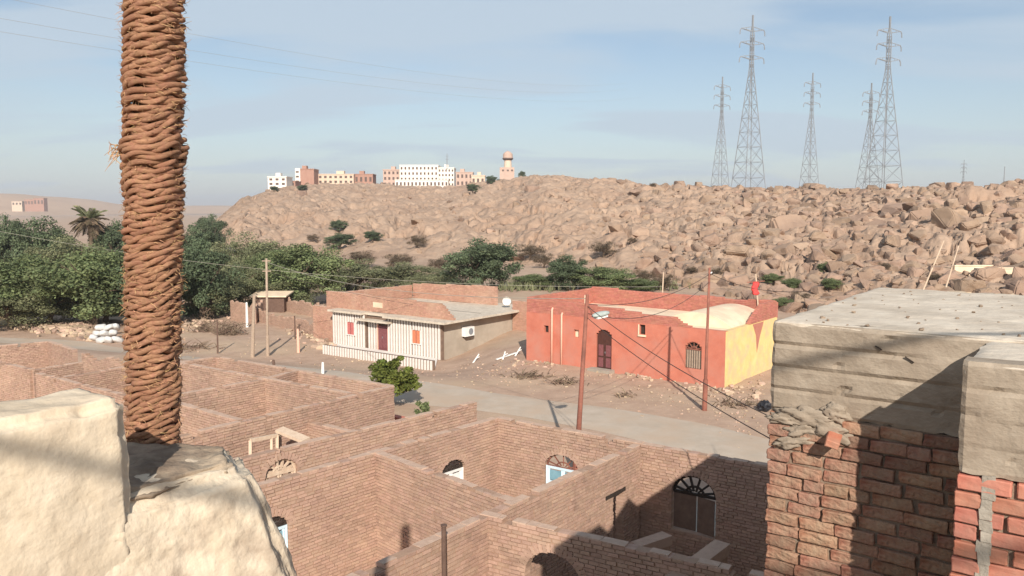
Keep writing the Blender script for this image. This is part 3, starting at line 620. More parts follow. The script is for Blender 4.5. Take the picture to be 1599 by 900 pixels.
# ------------------------------------------------------------------ brick walls
class BrickHouse:
    def __init__(s, t): s.t = t; s.bricks = []; s.mort = MB(); s.caps = MB()
    def wall(s, p0, p1, ztop, zbot=0., th=.24, ops=(), bl=.215, bh=.064, j=.02, top=None, cap=True):
        p0 = Vector((p0.x, p0.y, 0)); p1 = Vector((p1.x, p1.y, 0)); e = p1 - p0; ln = e.length; e /= ln; n = Vector((-e.y, e.x, 0)); nc = max(1, int(round((ztop - zbot)/(bh + j)))); ch = (ztop - zbot)/nc
        for c in range(nc):
            z = zbot + (c + .5)*ch; iv = [(0., ln)]
            if top:                                                         # ragged or stepped top given as function of s
                ss = np.linspace(0, ln, 80); okk = np.array([top(q) > z for q in ss]); iv = []; st = None
                for q, k in zip(ss, okk):
                    if k and st is None: st = q
                    if not k and st is not None: iv.append((st, q)); st = None
                if st is not None: iv.append((st, ln))
            cutl = []
            if not top and c >= nc - 2 and ztop - zbot > 1.5:
                if c == nc - 2: gaps = [(q, q + random.uniform(.12, .42)) for q in (random.uniform(0, ln) for _ in range(int(ln/3.2)))]; cutl = [((a + b)/2 - .1, (a + b)/2 + random.uniform(.02, .2)) for a, b in gaps if random.random() < .35]
                else: cutl = gaps
            for (g0, g1) in cutl:
                iv = [(a, b) for p, q in iv for a, b in ((p, min(q, g0)), (max(p, g1), q)) if b - a > .03]
            for (sc, w, zs, zp, rise) in ops:
                hw = 0
                if zs <= z <= zp: hw = w/2
                elif zp < z < zp + rise: hw = w/2*math.sqrt(1 - ((z - zp)/rise)**2)
                if hw > 0:
                    nv = []
                    for (a, b) in iv:
                        if sc - hw > a: nv.append((a, min(b, sc - hw)))
                        if sc + hw < b: nv.append((max(a, sc + hw), b))
                    iv = nv
            for (a, b) in iv:
                if b - a < .04: continue
                q = p0 + e*((a + b)/2) + UP*z
                topc = (c == nc - 1)
                s.mort.box(q - UP*(.006 if topc else 0), e*((b - a)/2 - .004), n*(th/2 - .02), UP*(ch/2 - (.004 if topc else 0)), .5)
                if topc or (top and z + ch > top((a + b)/2)):
                    q1 = a
                    while q1 < b:
                        q2 = min(b, q1 + random.uniform(.15, .6))
                        if random.random() < .22: q1 = q2; continue
                        s.caps.box(p0 + e*((q1 + q2)/2) + UP*(z + ch/2 + .002), e*((q2 - q1)/2 - .003), n*(th/2 - random.uniform(.0, .025)), UP*random.uniform(.005, .022), .5, .006); q1 = q2
                x = a - (bl + j)*(.5 if c % 2 else 0) - random.random()*.03
                while x < b:
                    l = bl*random.uniform(.9, 1.08); x0, x1 = max(x, a), min(x + l, b); x += l + j*random.uniform(.7, 1.4)
                    if x1 - x0 < .05: continue
                    if topc and random.random() < .05: continue
                    cc = p0 + e*((x0 + x1)/2) + UP*(z + random.uniform(-.003, .003)) + n*random.uniform(-.012, .012)
                    ex = e + n*random.uniform(-.03, .03)
                    s.bricks.append((cc, ex*(x1 - x0)/2, n*th/2, UP*(ch/2 - j*.5 + random.uniform(-.002, .003)), random.betavariate(2.2, 2.2)))
        for (sc, w, zs, zp, rise) in ops:                                   # arch ring or lintel
            if rise > .05:
                k = max(7, int((w + 2*rise)/.1))
                for i in range(k):
                    an = math.pi*(i + .5)/k; d = Vector((math.cos(an)*w/2, math.sin(an)*rise)); nn = Vector((math.cos(an)*rise, math.sin(an)*w/2)).normalized()
                    q = d + nn*.085; r_ = e*nn.x + UP*nn.y; tg = e*(-nn.y) + UP*nn.x
                    s.bricks.append((p0 + e*(sc + q.x) + UP*(zp + q.y), tg*.035, n*(th/2 + .006), r_*.09, random.betavariate(2, 2)))
        return p0, e, n, ln
    def finish(s, hand, brick_mat='mudbrick', mortar_mat='mudmortar'):
        handset = set(hand); m = MB(); shared = {}
        for i, (c, ax, ay, az, t) in enumerate(s.bricks):
            if i in handset:
                key = (round(ax.length*100), round(ay.length*200), round(az.length*250), int(t*4), )
                e = ax.normalized(); n = ay.normalized(); u = az.normalized()
                if key not in shared:
                    mm = MB(); mm.box((0, 0, 0), Vector((ax.length, 0, 0)), Vector((0, ay.length, 0)), Vector((0, 0, az.length)), t, .003); me = mm.mesh('brick'); me.materials.append(MATS[brick_mat]); shared[key] = me
                o = bpy.data.objects.new('brick', shared[key]); COL.objects.link(o); o.parent = s.t
                n = (n - e*n.dot(e)).normalized(); u = e.cross(n)
                o.matrix_local = Matrix.Translation(c - base_of(s.t)) @ Matrix((e, n, u)).transposed().to_4x4()
            else: m.box(c, ax, ay, az, t, .003)
        if m.v: tag(mob('brickwork', m, brick_mat, s.t), kind='stuff')
        if s.mort.v: mob('mortar', s.mort, mortar_mat, s.t)
        if s.caps.v: tag(mob('mortar_cap', s.caps, 'dustcap' if mortar_mat == 'mudmortar' else mortar_mat, s.t), kind='stuff')
HOUSES = []
def bhouse(name, label, loc, cat='house'):
    h = BrickHouse(thing(name, label, cat, loc)); HOUSES.append(h); return h
def ext(p, q, d):                                        # p moved away from q by d
    v = (p - q); v.z = 0; return p + v.normalized()*d
ZT = 3.0
T3 = lambda px, py: at_z(px, py, ZT)
# ---- front house: long walls C, F and cross walls D, E, G
C0, C1, C2 = T3(400, 758), T3(584, 704), T3(777, 652)
E1, E2 = T3(998, 693), T3(1195, 726)
F1 = T3(998, 693); F0 = T3(574, 889)
D1 = T3(806, 783)
Gs, Ge = T3(745, 799), T3(1083, 874)
h1 = bhouse('brick_house', 'roofless mud brick house with several rooms, nearest below the cream parapet', (0, 18, 0))
def win(p0, p1, px, py_top, w, sill=1.0, rise=.35):
    s, z = plane_hit(px, py_top, p0, p1); return (s, w, max(z - rise - .95, sill) if sill is None else sill, z - rise, rise)
Cst = ext(C0, C2, 3.2)
opC = [win(Cst, C2, 704, 717, .95, .95, .34), win(Cst, C2, 418, 806, 1.0, .75, .34)]
wC = h1.wall(Cst, C2, ZT, ops=opC)
Een = ext(E2, C2, 4.5)
opE = [win(C2, Een, 880, 709, 1.15, .9, .42), win(C2, Een, 1086, 742, 1.22, .85, .52)]
wE = h1.wall(C2, Een, ZT, ops=opE)
wD = h1.wall(C1 + (D1 - C1).normalized()*.13, D1, ZT)
Fst = ext(F0, F1, 4.)
sd0, zd0 = plane_hit(960, 770, Fst, F1)
opF = [(sd0, .5, 0.0, zd0, .0)]
wF = h1.wall(Fst, F1 - (F1 - F0).normalized()*.13, ZT, ops=opF)
Gen = ext(Ge, Gs, 4.2)
opG = [win(Gs, Gen, 858, 858, 1.25, .6, .55)]
wG = h1.wall(Gs + (Gen - Gs).normalized()*.13, Gen, ZT, ops=opG)
# ---- middle house
A0, A1 = T3(376, 714), T3(741, 627)
h2 = bhouse('brick_house', 'large roofless mud brick house of many small rooms behind the rope wrapped trunk', (-7, 27, 0))
Ast = ext(A0, A1, 2.5); opA = [win(Ast, A1, 436, 716, .95, .95, .36)]
wA = h2.wall(Ast, A1, ZT - .02, ops=opA)
P0, P1 = T3(291, 678), T3(612, 603); h2.wall(ext(P0, P1, 3), P1, ZT)
S0, S1 = T3(338, 557), P1; h2.wall(S0, P1, ZT, th=.22)
Q0, Q1 = T3(279, 615), T3(406, 592); h2.wall(ext(Q0, Q1, 4), ext(Q1, Q0, .2), ZT - .02)
R0, R1 = T3(279, 566), T3(546, 614); h2.wall(ext(R0, R1, 3), R1, ZT)
h2.wall(T3(419, 590), T3(462, 579), ZT)
h2.wall(T3(255, 570), S0, ZT)
V0, V1 = T3(279, 630), T3(376, 656); h2.wall(ext(V0, V1, 2.5), V1, ZT)
h2.wall(T3(230, 600), T3(279, 607), ZT)
# half height cross wall between P and A
a_, b_ = at_z(452, 650, 2.5), at_z(556, 676, 2.5)
h2.wall(a_, b_, 2.5)
# ---- left house
h3 = bhouse('brick_house', 'small broken mud brick house at the left edge behind the cream parapet', (-18, 30, 0))
Z3 = 2.5; T5 = lambda px, py: at_z(px, py, Z3)
h3.wall(T5(-60, 545), T5(76, 533), Z3); h3.wall(T5(76, 533), T5(117, 546), Z3)
h3.wall(T5(-40, 556), T5(50, 577), Z3); h3.wall(T5(50, 577), T5(128, 565), Z3 - .02)
h3.wall(T5(131, 551), T5(215, 566), Z3, top=lambda s: Z3 - .25*math.sin(s*1.3)**2)
h3.wall(T5(100, 588), T5(215, 569), Z3 - .02); h3.wall(T5(60, 583), T5(215, 622), Z3)
# ---- yard walls across the road
h4 = bhouse('yard_wall', 'low crumbling brick yard wall left of the striped house', (-17, 62, -1.2), 'wall')
def gw(h, px0, py0, px1, py1, ht, ht2=None, th=.24):
    a, b = gp(px0, py0), gp(px1, py1); z = min(a.z, b.z) - .1
    h.wall(a, b, max(a.z, b.z) + ht, z, th, top=(lambda s: max(a.z, b.z) + ht*(.84 + .3*mnoise.noise(Vector((s*.9, px0*.1, 0))) + .12*mnoise.noise(Vector((s*3.5, px0*.1, 4))))))
gw(h4, 395, 500, 520, 532, 1.25); gw(h4, 410, 478, 512, 500, 1.5); gw(h4, 285, 488, 372, 484, 1.0)
h5 = bhouse('yard_wall', 'short pink brick gate wall behind the light utility pole', (-22, 66, -1.2), 'wall')
gw(h5, 362, 500, 398, 506, 1.9)
gw(h5, 398, 506, 410, 492, 1.7)

# pick the bricks that show largest, by casting rays at them
def choose(houses, limit=300):
    vs, fs, own = [], [], []
    for hi, h in enumerate(houses):
        for bi, (c, ax, ay, az, t) in enumerate(h.bricks):
            m = MB().box(c, ax, ay, az); b = len(vs); vs += [tuple(v) for v in m.v]; fs += [tuple(k + b for k in f) for f in m.f]; own += [(hi, bi)]*6
    tree_ = BVHTree.FromPolygons(vs, fs); res = [[] for _ in houses]
    for hi, h in enumerate(houses):
        for bi, (c, ax, ay, az, t) in enumerate(h.bricks):
            X, Y_, dd = proj(c)
            if dd < 1 or not (2 < X < W - 2 and 2 < Y_ < H - 2): continue
            if X < 400 and Y_ > 690 or X > 1195: continue
            if ax.length*2*F/dd < 8: continue
            d = (c - CAM).normalized(); loc, nn, fi, dist = tree_.ray_cast(CAM, d)
            if fi is not None and own[fi] == (hi, bi): res[hi].append((ax.length*az.length/dd**2, bi))
    return [[b for _, b in sorted(r, reverse=True)[:limit]] for r in res]
for h, sel in zip(HOUSES, choose(HOUSES)): h.finish(sel)

# ---- joinery in the openings
def fan(parent, p0, e, n, op, matn, spokes=5, r=.025, off=0.):
    sc, w, zs, zp, rise = op; o = p0 + e*sc + n*off
    arc = [o + e*(math.cos(math.pi*k/14)*w*.47) + UP*(zp + math.sin(math.pi*k/14)*rise*.95) for k in range(15)]
    fr = mob('fanlight', MB().tube(arc, r*1.3, 6), matn, parent)
    for k in range(spokes):
        an = math.pi*(k + .5)/spokes; mob('spoke', MB().bar(o + UP*zp + (e*math.cos(an)*w*.1 + UP*math.sin(an)*rise*.15), o + e*math.cos(an)*w*.46 + UP*(zp + math.sin(an)*rise*.93), r*1.5), matn, fr)
    mob('rail', MB().bar(o - e*w*.48 + UP*zp, o + e*w*.48 + UP*zp, r*2), matn, fr)
    mob('hub_arc', MB().tube([o + e*(math.cos(math.pi*k/8)*w*.2) + UP*(zp + math.sin(math.pi*k/8)*rise*.4) for k in range(9)], r, 6), matn, fr)
def casement(parent, wl, op, frame_mat, pane_mat, leaves=2, fanmat='iron', off=0.):
    p0, e, n, ln = wl; sc, w, zs, zp, rise = op; o = p0 + e*sc + n*off
    t = mob('window', MB().bar(o - e*w*.48 + UP*zs, o - e*w*.48 + UP*zp, .07, .09).bar(o + e*w*.48 + UP*zs, o + e*w*.48 + UP*zp, .07, .09).bar(o - e*w*.45 + UP*(zs + .035), o + e*w*.45 + UP*(zs + .035), .07, .06).bar(o - e*w*.45 + UP*(zp - .035), o + e*w*.45 + UP*(zp - .035), .08, .07), frame_mat, parent)
    for k in range(leaves):
        x0 = -w*.44 + k*w*.88/leaves; x1 = x0 + w*.88/leaves - .02
        for z0, z1 in ((zs + .08, (zs + zp)/2 - .02), ((zs + zp)/2 + .02, zp - .08)):
            mob('pane', MB().box(o + e*(x0 + x1)/2 + UP*(z0 + z1)/2, e*((x1 - x0)/2 - .05), n*.012, UP*((z1 - z0)/2 - .04)), pane_mat, t)
        mob('leaf_frame', MB().bar(o + e*(x0 + .025) + UP*(zs + .06), o + e*(x0 + .025) + UP*(zp - .06), .055, .05).bar(o + e*(x1 - .025) + UP*(zs + .06), o + e*(x1 - .025) + UP*(zp - .06), .055, .05).bar(o + e*(x0 + .05) + UP*((zs + zp)/2), o + e*(x1 - .05) + UP*((zs + zp)/2), .06, .05), frame_mat, t)
    if fanmat and rise > .1: fan(parent, p0, e, n, op, fanmat, 5, .02, off)
casement(h1.t, wC, opC[0], 'whitepaint', 'whitepaint'); casement(h1.t, wC, opC[1], 'bluewhite', 'blueglass')
casement(h1.t, wE, opE[0], 'bluewhite', 'blueglass', fanmat='rustpole')
fan(h1.t, wE[0], wE[1], wE[2], opE[1], 'iron', 6, .035)
sc, w, zs, zp, rise = opE[1]; o_ = wE[0] + wE[1]*sc
mob('shutter', MB().box(o_ - wE[1]*w*.22 + UP*(zs + zp)/2, wE[1]*w*.25, wE[2]*.02, UP*(zp - zs)*.46), 'brownwall', h1.t)
mob('shutter', MB().box(o_ + wE[1]*w*.27 - wE[2]*.06 + UP*(zs + zp)/2, wE[1]*w*.2 - wE[2]*.05, wE[2]*.02, UP*(zp - zs)*.46), 'brownwall', h1.t)
fan(h2.t, wA[0], wA[1], wA[2], opA[0], 'palewood', 6, .035)
casement(h2.t, wA, (opA[0][0], opA[0][1], opA[0][2], opA[0][3], 0), 'palewood', 'greywood', fanmat=None)
p0, e, n, ln = wF; mob('door_lintel', MB().box(p0 + e*(sd0 - .14) + UP*(zd0 + .05), e*.48, n*.126, UP*.05), 'iron', h1.t)
# partitions inside the shaded room: rough cement tops
def partition(px0, py0, px1, py1, z, w, nm='concrete_beam'):
    a, b = at_z(px0, py0, z), at_z(px1, py1, z); d = (b - a).normalized(); s = Vector((-d.y, d.x, 0))
    m = MB().box((a + b)/2 - UP*.11, d*(b - a).length/2, s*w/2, UP*.11, .5, .008); mob(nm, m, 'mudbrick', h1.t)
    m = MB().box((a + b)/2 - UP*(z - .22 + .02)/2 - UP*.22, d*((b - a).length/2 - .03), s*(w/2 - .03), UP*(z - .22)/2, .5); mob('partition_wall', m, 'mudmortar', h1.t)
partition(992, 850, 1042, 833, 2.2, .3); partition(1040, 912, 1128, 846, 2.75, .32)
mob('cement_floor', MB().prism([at_z(885, 880, .03), at_z(1000, 770, .03), at_z(1200, 800, .03), at_z(1300, 930, .03)], Vector((0, 0, -.06))), 'floor_cement', h1.t, fixn=True)

# dark post in the near room, window frame and plank leaning behind wall A
p = at_y(693, 822, 14.2); t = thing('post', 'dark iron post standing in the near room of the brick house', 'post', (p.x, p.y, 0))
mob('shaft', MB().tube([(p.x, p.y, -.1), (p.x, p.y, 1.6), p], [.055, .05, .045], 10), 'darkpole', t); mob('cap', MB().tube([p, p + UP*.03], .06, 10), 'darkpole', t)
def loose_frame():
    Yf = 22.0; a, b, c_, d_ = at_y(391, 688, Yf + .3), at_y(433, 680, Yf + 1), at_y(433, 706, Yf + .9), at_y(391, 716, Yf + .2)
    t = thing('window_frame', 'pale wooden window frame leaning behind the middle brick wall', 'frame', (d_.x, d_.y, d_.z))
    for q, r_ in ((a, b), (b, c_), (c_, d_), (d_, a)): mob('frame_bar', MB().bar(q, r_, .085, .1), 'palewood', t)
    e_ = at_y(424, 683, Yf + .85), at_y(424, 709, Yf + .75); mob('frame_bar', MB().bar(e_[0], e_[1], .07, .08), 'palewood', t)
    g = gp(412, 700); z = d_.z
    for q in (c_, d_): mob('support', MB().bar((q.x, q.y, 0), q, .08), 'greywood', t)
    a, b = at_y(436, 671, Yf + 1.3), at_y(478, 688, Yf + .7); t = thing('plank', 'wide pale plank tilted on the wall behind the window frame', 'plank', (a.x, a.y, 0))
    mob('board', MB().box((a + b)/2, (b - a)/2, Vector((.08, .13, .02)), Vector((0, 0, .04))), 'palewood', t)
    for q in (a, b): mob('prop', MB().bar((q.x, q.y, 0), q - UP*.04, .1), 'greywood', t)
loose_frame()

# ------------------------------------------------------------------ red house
hr = thing('red_house', 'terracotta red house with a yellow side wall across the road', 'house', (6, 46, 0))
ra, rb = gp(822, 562), gp(1131, 607); ra.z = rb.z = 0
fe = (rb - ra); fl = fe.length; fe /= fl; fn = Vector((-fe.y, fe.x, 0)); fn = fn if fn.y > 0 else -fn      # fn points away from the road
dep = 7.3
def fw(px, py): s, z = plane_hit(px, py, ra, rb); return s, z
def rpoint(s, d, z): return ra + fe*s + fn*d + UP*z
# front wall as polygon with real openings
sdoor, zdt = fw(943, 515); swin, zwt = fw(1083, 534)
smalls = [fw(853, 514), fw(900, 521), fw(1003, 515)]
def holed_wall(parent, name, top, holes, mat_, th, off=0.):
    # columns between s-breaks so that no face is concave; holes: (s0,s1,z0,z1)
    br = sorted(set([0, fl] + [h[0] for h in holes] + [h[1] for h in holes] + [q[0] for q in top])); m = MB()
    tz = lambda s: float(np.interp(s, [q[0] for q in top], [q[1] for q in top]))
    for a, b in zip(br[:-1], br[1:]):
        if b - a < 1e-4: continue
        z0 = -.3; segs = []
        for hh in sorted([h for h in holes if h[0] <= a + 1e-6 and h[1] >= b - 1e-6], key=lambda q: q[2]):
            segs.append((z0, z0, hh[2], hh[2])); z0 = hh[3]
        segs.append((z0, z0, tz(a), tz(b)))
        for (za, zb_, zc, zd) in segs:
            if zc - za < .005 and zd - zb_ < .005: continue
            m.prism([rpoint(a, off, za), rpoint(b, off, zb_), rpoint(b, off, zd), rpoint(a, off, zc)], fn*th)
    return mob(name, m, mat_, parent, fixn=True)
def arch_holes(s, w, z0, zp, rise, n=8):
    return [(s - w/2 + w*k/n, s - w/2 + w*(k+1)/n, z0, zp + rise*math.sqrt(max(0, 1 - ((k + .5)/n*2 - 1)**2))) for k in range(n)]
holes = arch_holes(sdoor, 1.05, .02, zdt - .45, .45) + arch_holes(swin, .95, zwt - 1.45, zwt - .42, .42)
for (s, z), (w, h) in zip(smalls, ((.34, .42), (.36, .45), (.36, .55))): holes.append((s - w/2, s + w/2, z - h/2, z + h/2))
s990 = fw(990, 487)[0]; s1052 = fw(1052, 492)[0]; s1078 = fw(1078, 510)[0]
mob_top = [(0, 3.0), (fl, 3.0)]
front = holed_wall(hr, 'front_wall', mob_top, holes, 'redpaint', .3)
# ragged brick parapet on the front, left and back
hp = BrickHouse(hr)
sA = sdoor + 20
par_top = lambda s: float(np.interp(s, [0, 1.5, s990 - 1.2, s990 - .2, s1052, s1052 + .35, s1078], [3.86, 3.82, 3.72, 3.56, 3.5, 3.28, 3.03]))
hp.wall(rpoint(0, .15, 0), rpoint(s1078, .15, 0), 3.9, 3.0, .24, top=par_top, bl=.26, bh=.08)
hp.wall(rpoint(0.13, .27, 0), rpoint(.13, dep, 0), 3.92, 3.0, .24, bl=.26, bh=.08)
hp.wall(rpoint(.13, dep, 0), rpoint(fl*.62, dep, 0), 4.02, 2.95, .24, bl=.26, bh=.08, top=lambda s: 4.0 - .015*s)
hp.wall(rpoint(fl*.62, dep - .02, 0), rpoint(fl, dep - .02, 0), 3.95, 2.95, .24, bl=.26, bh=.08, top=lambda s: 3.9 + .05*math.sin(s*2))
hp.wall(rpoint(fl - .13, dep - .14, 0), rpoint(fl - .13, dep*.45, 0), 3.95, 3.0, .24, bl=.26, bh=.08, top=lambda s: 3.93 - max(0, s - 2.2)*.5)
hp.finish([], 'redbrickpaint', 'redbrickpaint')
# other walls and roof
def slab(name, pts, th, m_, par=hr): return mob(name, MB().prism(pts, Vector((0, 0, th))), m_, par, fixn=True)
mob('side_wall', MB().prism([rpoint(fl, .3, -.3), rpoint(fl, dep, -.3), rpoint(fl, dep, 3.0), rpoint(fl, .3, 2.98)], -fe*.3), 'yellowpaint', hr, fixn=True)
mob('corner_face', MB().prism([rpoint(fl + .004, -.0, -.3), rpoint(fl + .004, .32, -.3), rpoint(fl + .004, .32, 2.985), rpoint(fl + .004, -.0, 2.985)], fe*.012), 'yellowpaint', hr, fixn=True)
mob('left_wall', MB().prism([rpoint(0, .3, -.3), rpoint(0, dep, -.3), rpoint(0, dep, 3.0), rpoint(0, .3, 3.0)], fe*.3), 'redpaint', hr, fixn=True)
mob('back_wall', MB().prism([rpoint(.3, dep, -.3), rpoint(fl - .3, dep, -.3), rpoint(fl - .3, dep, 2.95), rpoint(.3, dep, 2.95)], -fn*.3), 'redbrickpaint', hr, fixn=True)
slab('roof_slab', [rpoint(.3, .3, 2.72), rpoint(fl - .3, .3, 2.72), rpoint(fl - .3, dep - .3, 2.72), rpoint(.3, dep - .3, 2.72)], .2, 'creampaint')
# low cream vault on the right half of the roof
m = MB(); s0v, s1v = fl*.66, fl - .3; K = 14; rows = []
for k in range(K + 1):
    a = k/K; s = s0v + (s1v - s0v)*a; hgt = .74*math.sin(math.pi*min(1, a*1.02))**.7; rows.append([rpoint(s, d, 2.915 + hgt) for d in (1.6, dep - .6)])
vs = [p for r in rows for p in r]; m.add(vs, [(2*i, 2*i + 2, 2*i + 3, 2*i + 1) for i in range(K)])
m.add([r[0] for r in rows], [tuple(range(K + 1))]); m.add([r[1] for r in rows], [tuple(range(K, -1, -1))])
mob('vault', m, 'creampaint', hr, smooth=False)
# bare brick patch high on the yellow wall
mob('bare_patch', MB().prism([rpoint(fl + .002, 3.6, 2.96), rpoint(fl + .002, 5.2, 2.96), rpoint(fl + .002, 4.7, 2.2), rpoint(fl + .002, 4.3, 1.3), rpoint(fl + .002, 4.1, 2.3)], fe*.01), 'redbrickpaint', hr, fixn=True)
# arched door
dt = mob('door', MB().prism([rpoint(sdoor + math.cos(a)*.5, .12, zdt - .45 + math.sin(a)*.42) for a in np.linspace(0, math.pi, 13)] + [rpoint(sdoor - .5, .12, .02), rpoint(sdoor + .5, .12, .02)], fn*.05), 'doorwood', hr, fixn=True)
for s_ in (-.25, .25):
    for z0, z1 in ((.2, .75), (.85, 1.5)): mob('panel', MB().prism([rpoint(sdoor + s_ - .16, .1, z0), rpoint(sdoor + s_ + .16, .1, z0), rpoint(sdoor + s_ + .16, .1, z1), rpoint(sdoor + s_ - .16, .1, z1)], fn*.03), 'maroon', dt, fixn=True)
mob('handle', MB().tube([rpoint(sdoor + .05, .09, 1.0), rpoint(sdoor + .05, .06, 1.05), rpoint(sdoor + .05, .09, 1.12)], .015, 6), 'steel', dt)
mob('doorstep', MB().box(rpoint(sdoor, -.3, .06), fe*.75, fn*.29, UP*.1, .5, .01), 'floor_cement', hr)
# arched window: pale shutter below, dark fan above
wt = mob('window', MB().box(rpoint(swin, .1, zwt - .93), fe*.46, fn*.03, UP*.5), 'greywood', hr)
for k in range(7): mob('bar', MB().bar(rpoint(swin - .4 + k*.133, .05, zwt - 1.42), rpoint(swin - .4 + k*.133, .05, zwt - .45), .025), 'iron', wt)
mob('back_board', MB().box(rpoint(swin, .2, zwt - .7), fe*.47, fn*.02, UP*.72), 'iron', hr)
fan(hr, rpoint(0, .06, 0), fe, fn, (swin, .95, 0, zwt - .42, .42), 'rustpole', 5, .025)
for (s, z), (w, h), mt in zip(smalls, ((.34, .42), (.36, .45), (.36, .55)), ('iron', 'creampaint', 'iron')):
    q = mob('window', MB().box(rpoint(s, .2, z), fe*w*.5, fn*.02, UP*h*.5), mt, hr)
    if mt == 'iron' and w > .35: mob('sill', MB().box(rpoint(s, -.03, z - h/2 - .06), fe*(w*.5 + .06), fn*.05, UP*.05), 'creampaint', q); mob('frame', MB().box(rpoint(s - w*.5 - .035, -.02, z), fe*.03, fn*.03, UP*h*.5), 'creampaint', q)
for px, pt_ in ((863, 484), (878, 492)):
    s, z = fw(px, pt_); g = rpoint(s, -.08, 0); mob('drain_pipe', MB().tube([rpoint(s, -.07, -.05), rpoint(s, -.07, z), rpoint(s, .02, z + .12)], .06, 8), 'pipe_pink', hr, smooth=True)
mob('antenna_stub', MB().tube([rpoint(s990*.55, .2, 3.6), rpoint(s990*.55, .2, 4.3)], .03, 6), 'creampaint', hr)
# red cloth on a pole at the far roof corner
q = rpoint(fl - 1.1, dep - .2, 3.9); t = thing('cloth_pole', 'red cloth hung on a thin pole at the roof corner of the red house', 'pole', q)
pt0 = at_y(1180, 428, q.y); mob('pole', MB().tube([q - UP*.3, Vector((pt0.x, q.y, pt0.z))], [.045, .035], 7), 'palewood', t)
m = MB(); rows = []
for i in range(9):
    z = pt0.z - .45 - i*.1; ww = (.13, .2, .17, .19, .16, .2, .17, .22, .15)[i]; rows.append([(pt0.x + .05*math.sin(i*1.1) + math.cos(a)*ww*(1 + .2*math.sin(4*a + i*.6)), q.y + math.sin(a)*.09*(1 + .3*math.sin(5*a)), z) for a in np.linspace(0, 6.283, 13)[:-1]])
vs = [p for r in rows for p in r]; m.add(vs, [(i*12 + k, i*12 + (k+1) % 12, (i+1)*12 + (k+1) % 12, (i+1)*12 + k) for i in range(8) for k in range(12)] + [tuple(range(12)), tuple(range(96, 108))]); mob('cloth', m, 'redcloth', t, smooth=True)
mob('crossbar', MB().bar((pt0.x - .5, q.y, pt0.z - .5), (pt0.x + .55, q.y, pt0.z - .42), .05), 'rustpole', t)
# heaps of stones at the foot of the red wall
def stones(name, label, spots, rad, matn='stone', cat='stones', grp=None):
    lst = []
    for (px, py, spx, spy, n) in spots:
        for _ in range(n):
            p = gp(px + rr_.gauss(0, spx), py + rr_.gauss(0, spy)); lst.append((0, p.x, p.y, p.z, rad*(.45 + rr_.random()**2)))
    p = gp(spots[0][0], spots[0][1]); o = joined_rocks(name, lst, 'stuff', matn, tuple(p)); return tag(o, label, cat)
stones('rubble', 'loose rubble stones along the foot of the red house wall', [(1000, 588, 40, 3, 60), (1110, 606, 26, 5, 90), (840, 568, 25, 4, 60), (975, 578, 6, 2, 8), (1180, 612, 14, 8, 40)], .13)
stones('rubble_heap', 'heap of pale rubble stones beside the road at far left', [(80, 510, 26, 5, 260), (135, 516, 22, 6, 240), (150, 508, 30, 4, 120)], .30)
stones('rubble_heap', 'pale rubble right of the wrapped trunk, by the brushwood', [(300, 505, 14, 7, 120), (330, 492, 26, 4, 80), (500, 535, 12, 6, 70), (480, 520, 16, 6, 60)], .22)
stones('gravel', 'small stones and clods strewn over the sandy verge', [(830, 590, 50, 8, 120), (900, 600, 30, 8, 60), (1050, 620, 60, 14, 160), (750, 580, 50, 12, 140), (1150, 650, 30, 25, 120), (600, 575, 80, 16, 140), (330, 540, 60, 16, 160)], .06)

# ------------------------------------------------------------------ striped house
hw = thing('striped_house', 'low house clad in white vertical stripes with brick parapets, left of the red house', 'house', (-9, 58, -1.2))
zg = -1.2
wc = at_z(690, 563, zg); fb = Vector((-.8, .6, 0)); wl_ = 11.4; ZR = zg + 2.62
def wp(s, d, z): return wc + fb*s + AD*d + UP*(z - wc.z)
def ws(px): # distance along the facade from its right corner
    return plane_hit(px, 520, wc, wc + fb)[0]
sL = ws(520); sD0, sD1 = ws(606), ws(571)
mob('front_wall', MB().prism([wp(0, 0, zg - .3), wp(sD0, 0, zg - .3), wp(sD0, 0, ZR), wp(0, 0, ZR)], AD*.25), 'brownwall', hw, fixn=True)
mob('front_wall', MB().prism([wp(sD0, .25, zg - .3), wp(sD1, .25, zg - .3), wp(sD1, .25, ZR - .1), wp(sD0, .25, ZR - .1)], AD*.25), 'brownwall', hw, fixn=True)
mob('front_wall', MB().prism([wp(sD1, 0, zg - .3), wp(sL, 0, zg - .3), wp(sL, 0, ZR), wp(sD1, 0, ZR)], AD*.25), 'brownwall', hw, fixn=True)
mob('side_wall', MB().prism([wp(0, .25, zg - .3), wp(0, 10.5, zg - .3), wp(0, 10.5, ZR), wp(0, .25, ZR)], fb*.25), 'greyplaster', hw, fixn=True)
mob('left_wall', MB().prism([wp(sL, .25, zg - .3), wp(sL, 8, zg - .3), wp(sL, 8, ZR), wp(sL, .25, ZR)], -fb*.25), 'greyplaster', hw, fixn=True)
mob('back_wall', MB().prism([wp(.25, 10.5, zg - .3), wp(sL, 10.5, zg - .3), wp(sL, 10.5, ZR), wp(.25, 10.5, ZR)], -AD*.25), 'greyplaster', hw, fixn=True)
slat = MB().box((0, 0, 0), fb*.066, AD*.05, UP*.5).mesh('slat'); slat.materials.append(MATS['whiteslat'])
def slats(parent, s0, s1, d, z0, z1, skip=()):
    n = int(abs(s1 - s0)/.265)
    for k in range(n):
        s = s0 + (s1 - s0)*(k + .5)/n
        if any(a < s < b for a, b in skip): continue
        o = bpy.data.objects.new('slat', slat); COL.objects.link(o); o.parent = parent; o.location = wp(s, d, (z0 + z1)/2) - base_of(parent); o.scale = (1, 1, (z1 - z0)*random.uniform(.97, 1.0))
    return
wins = [(ws(549), 'redshutter'), (ws(651), 'orangeshutter')]
skip = [(q - .42, q + .42) for q, _ in wins]
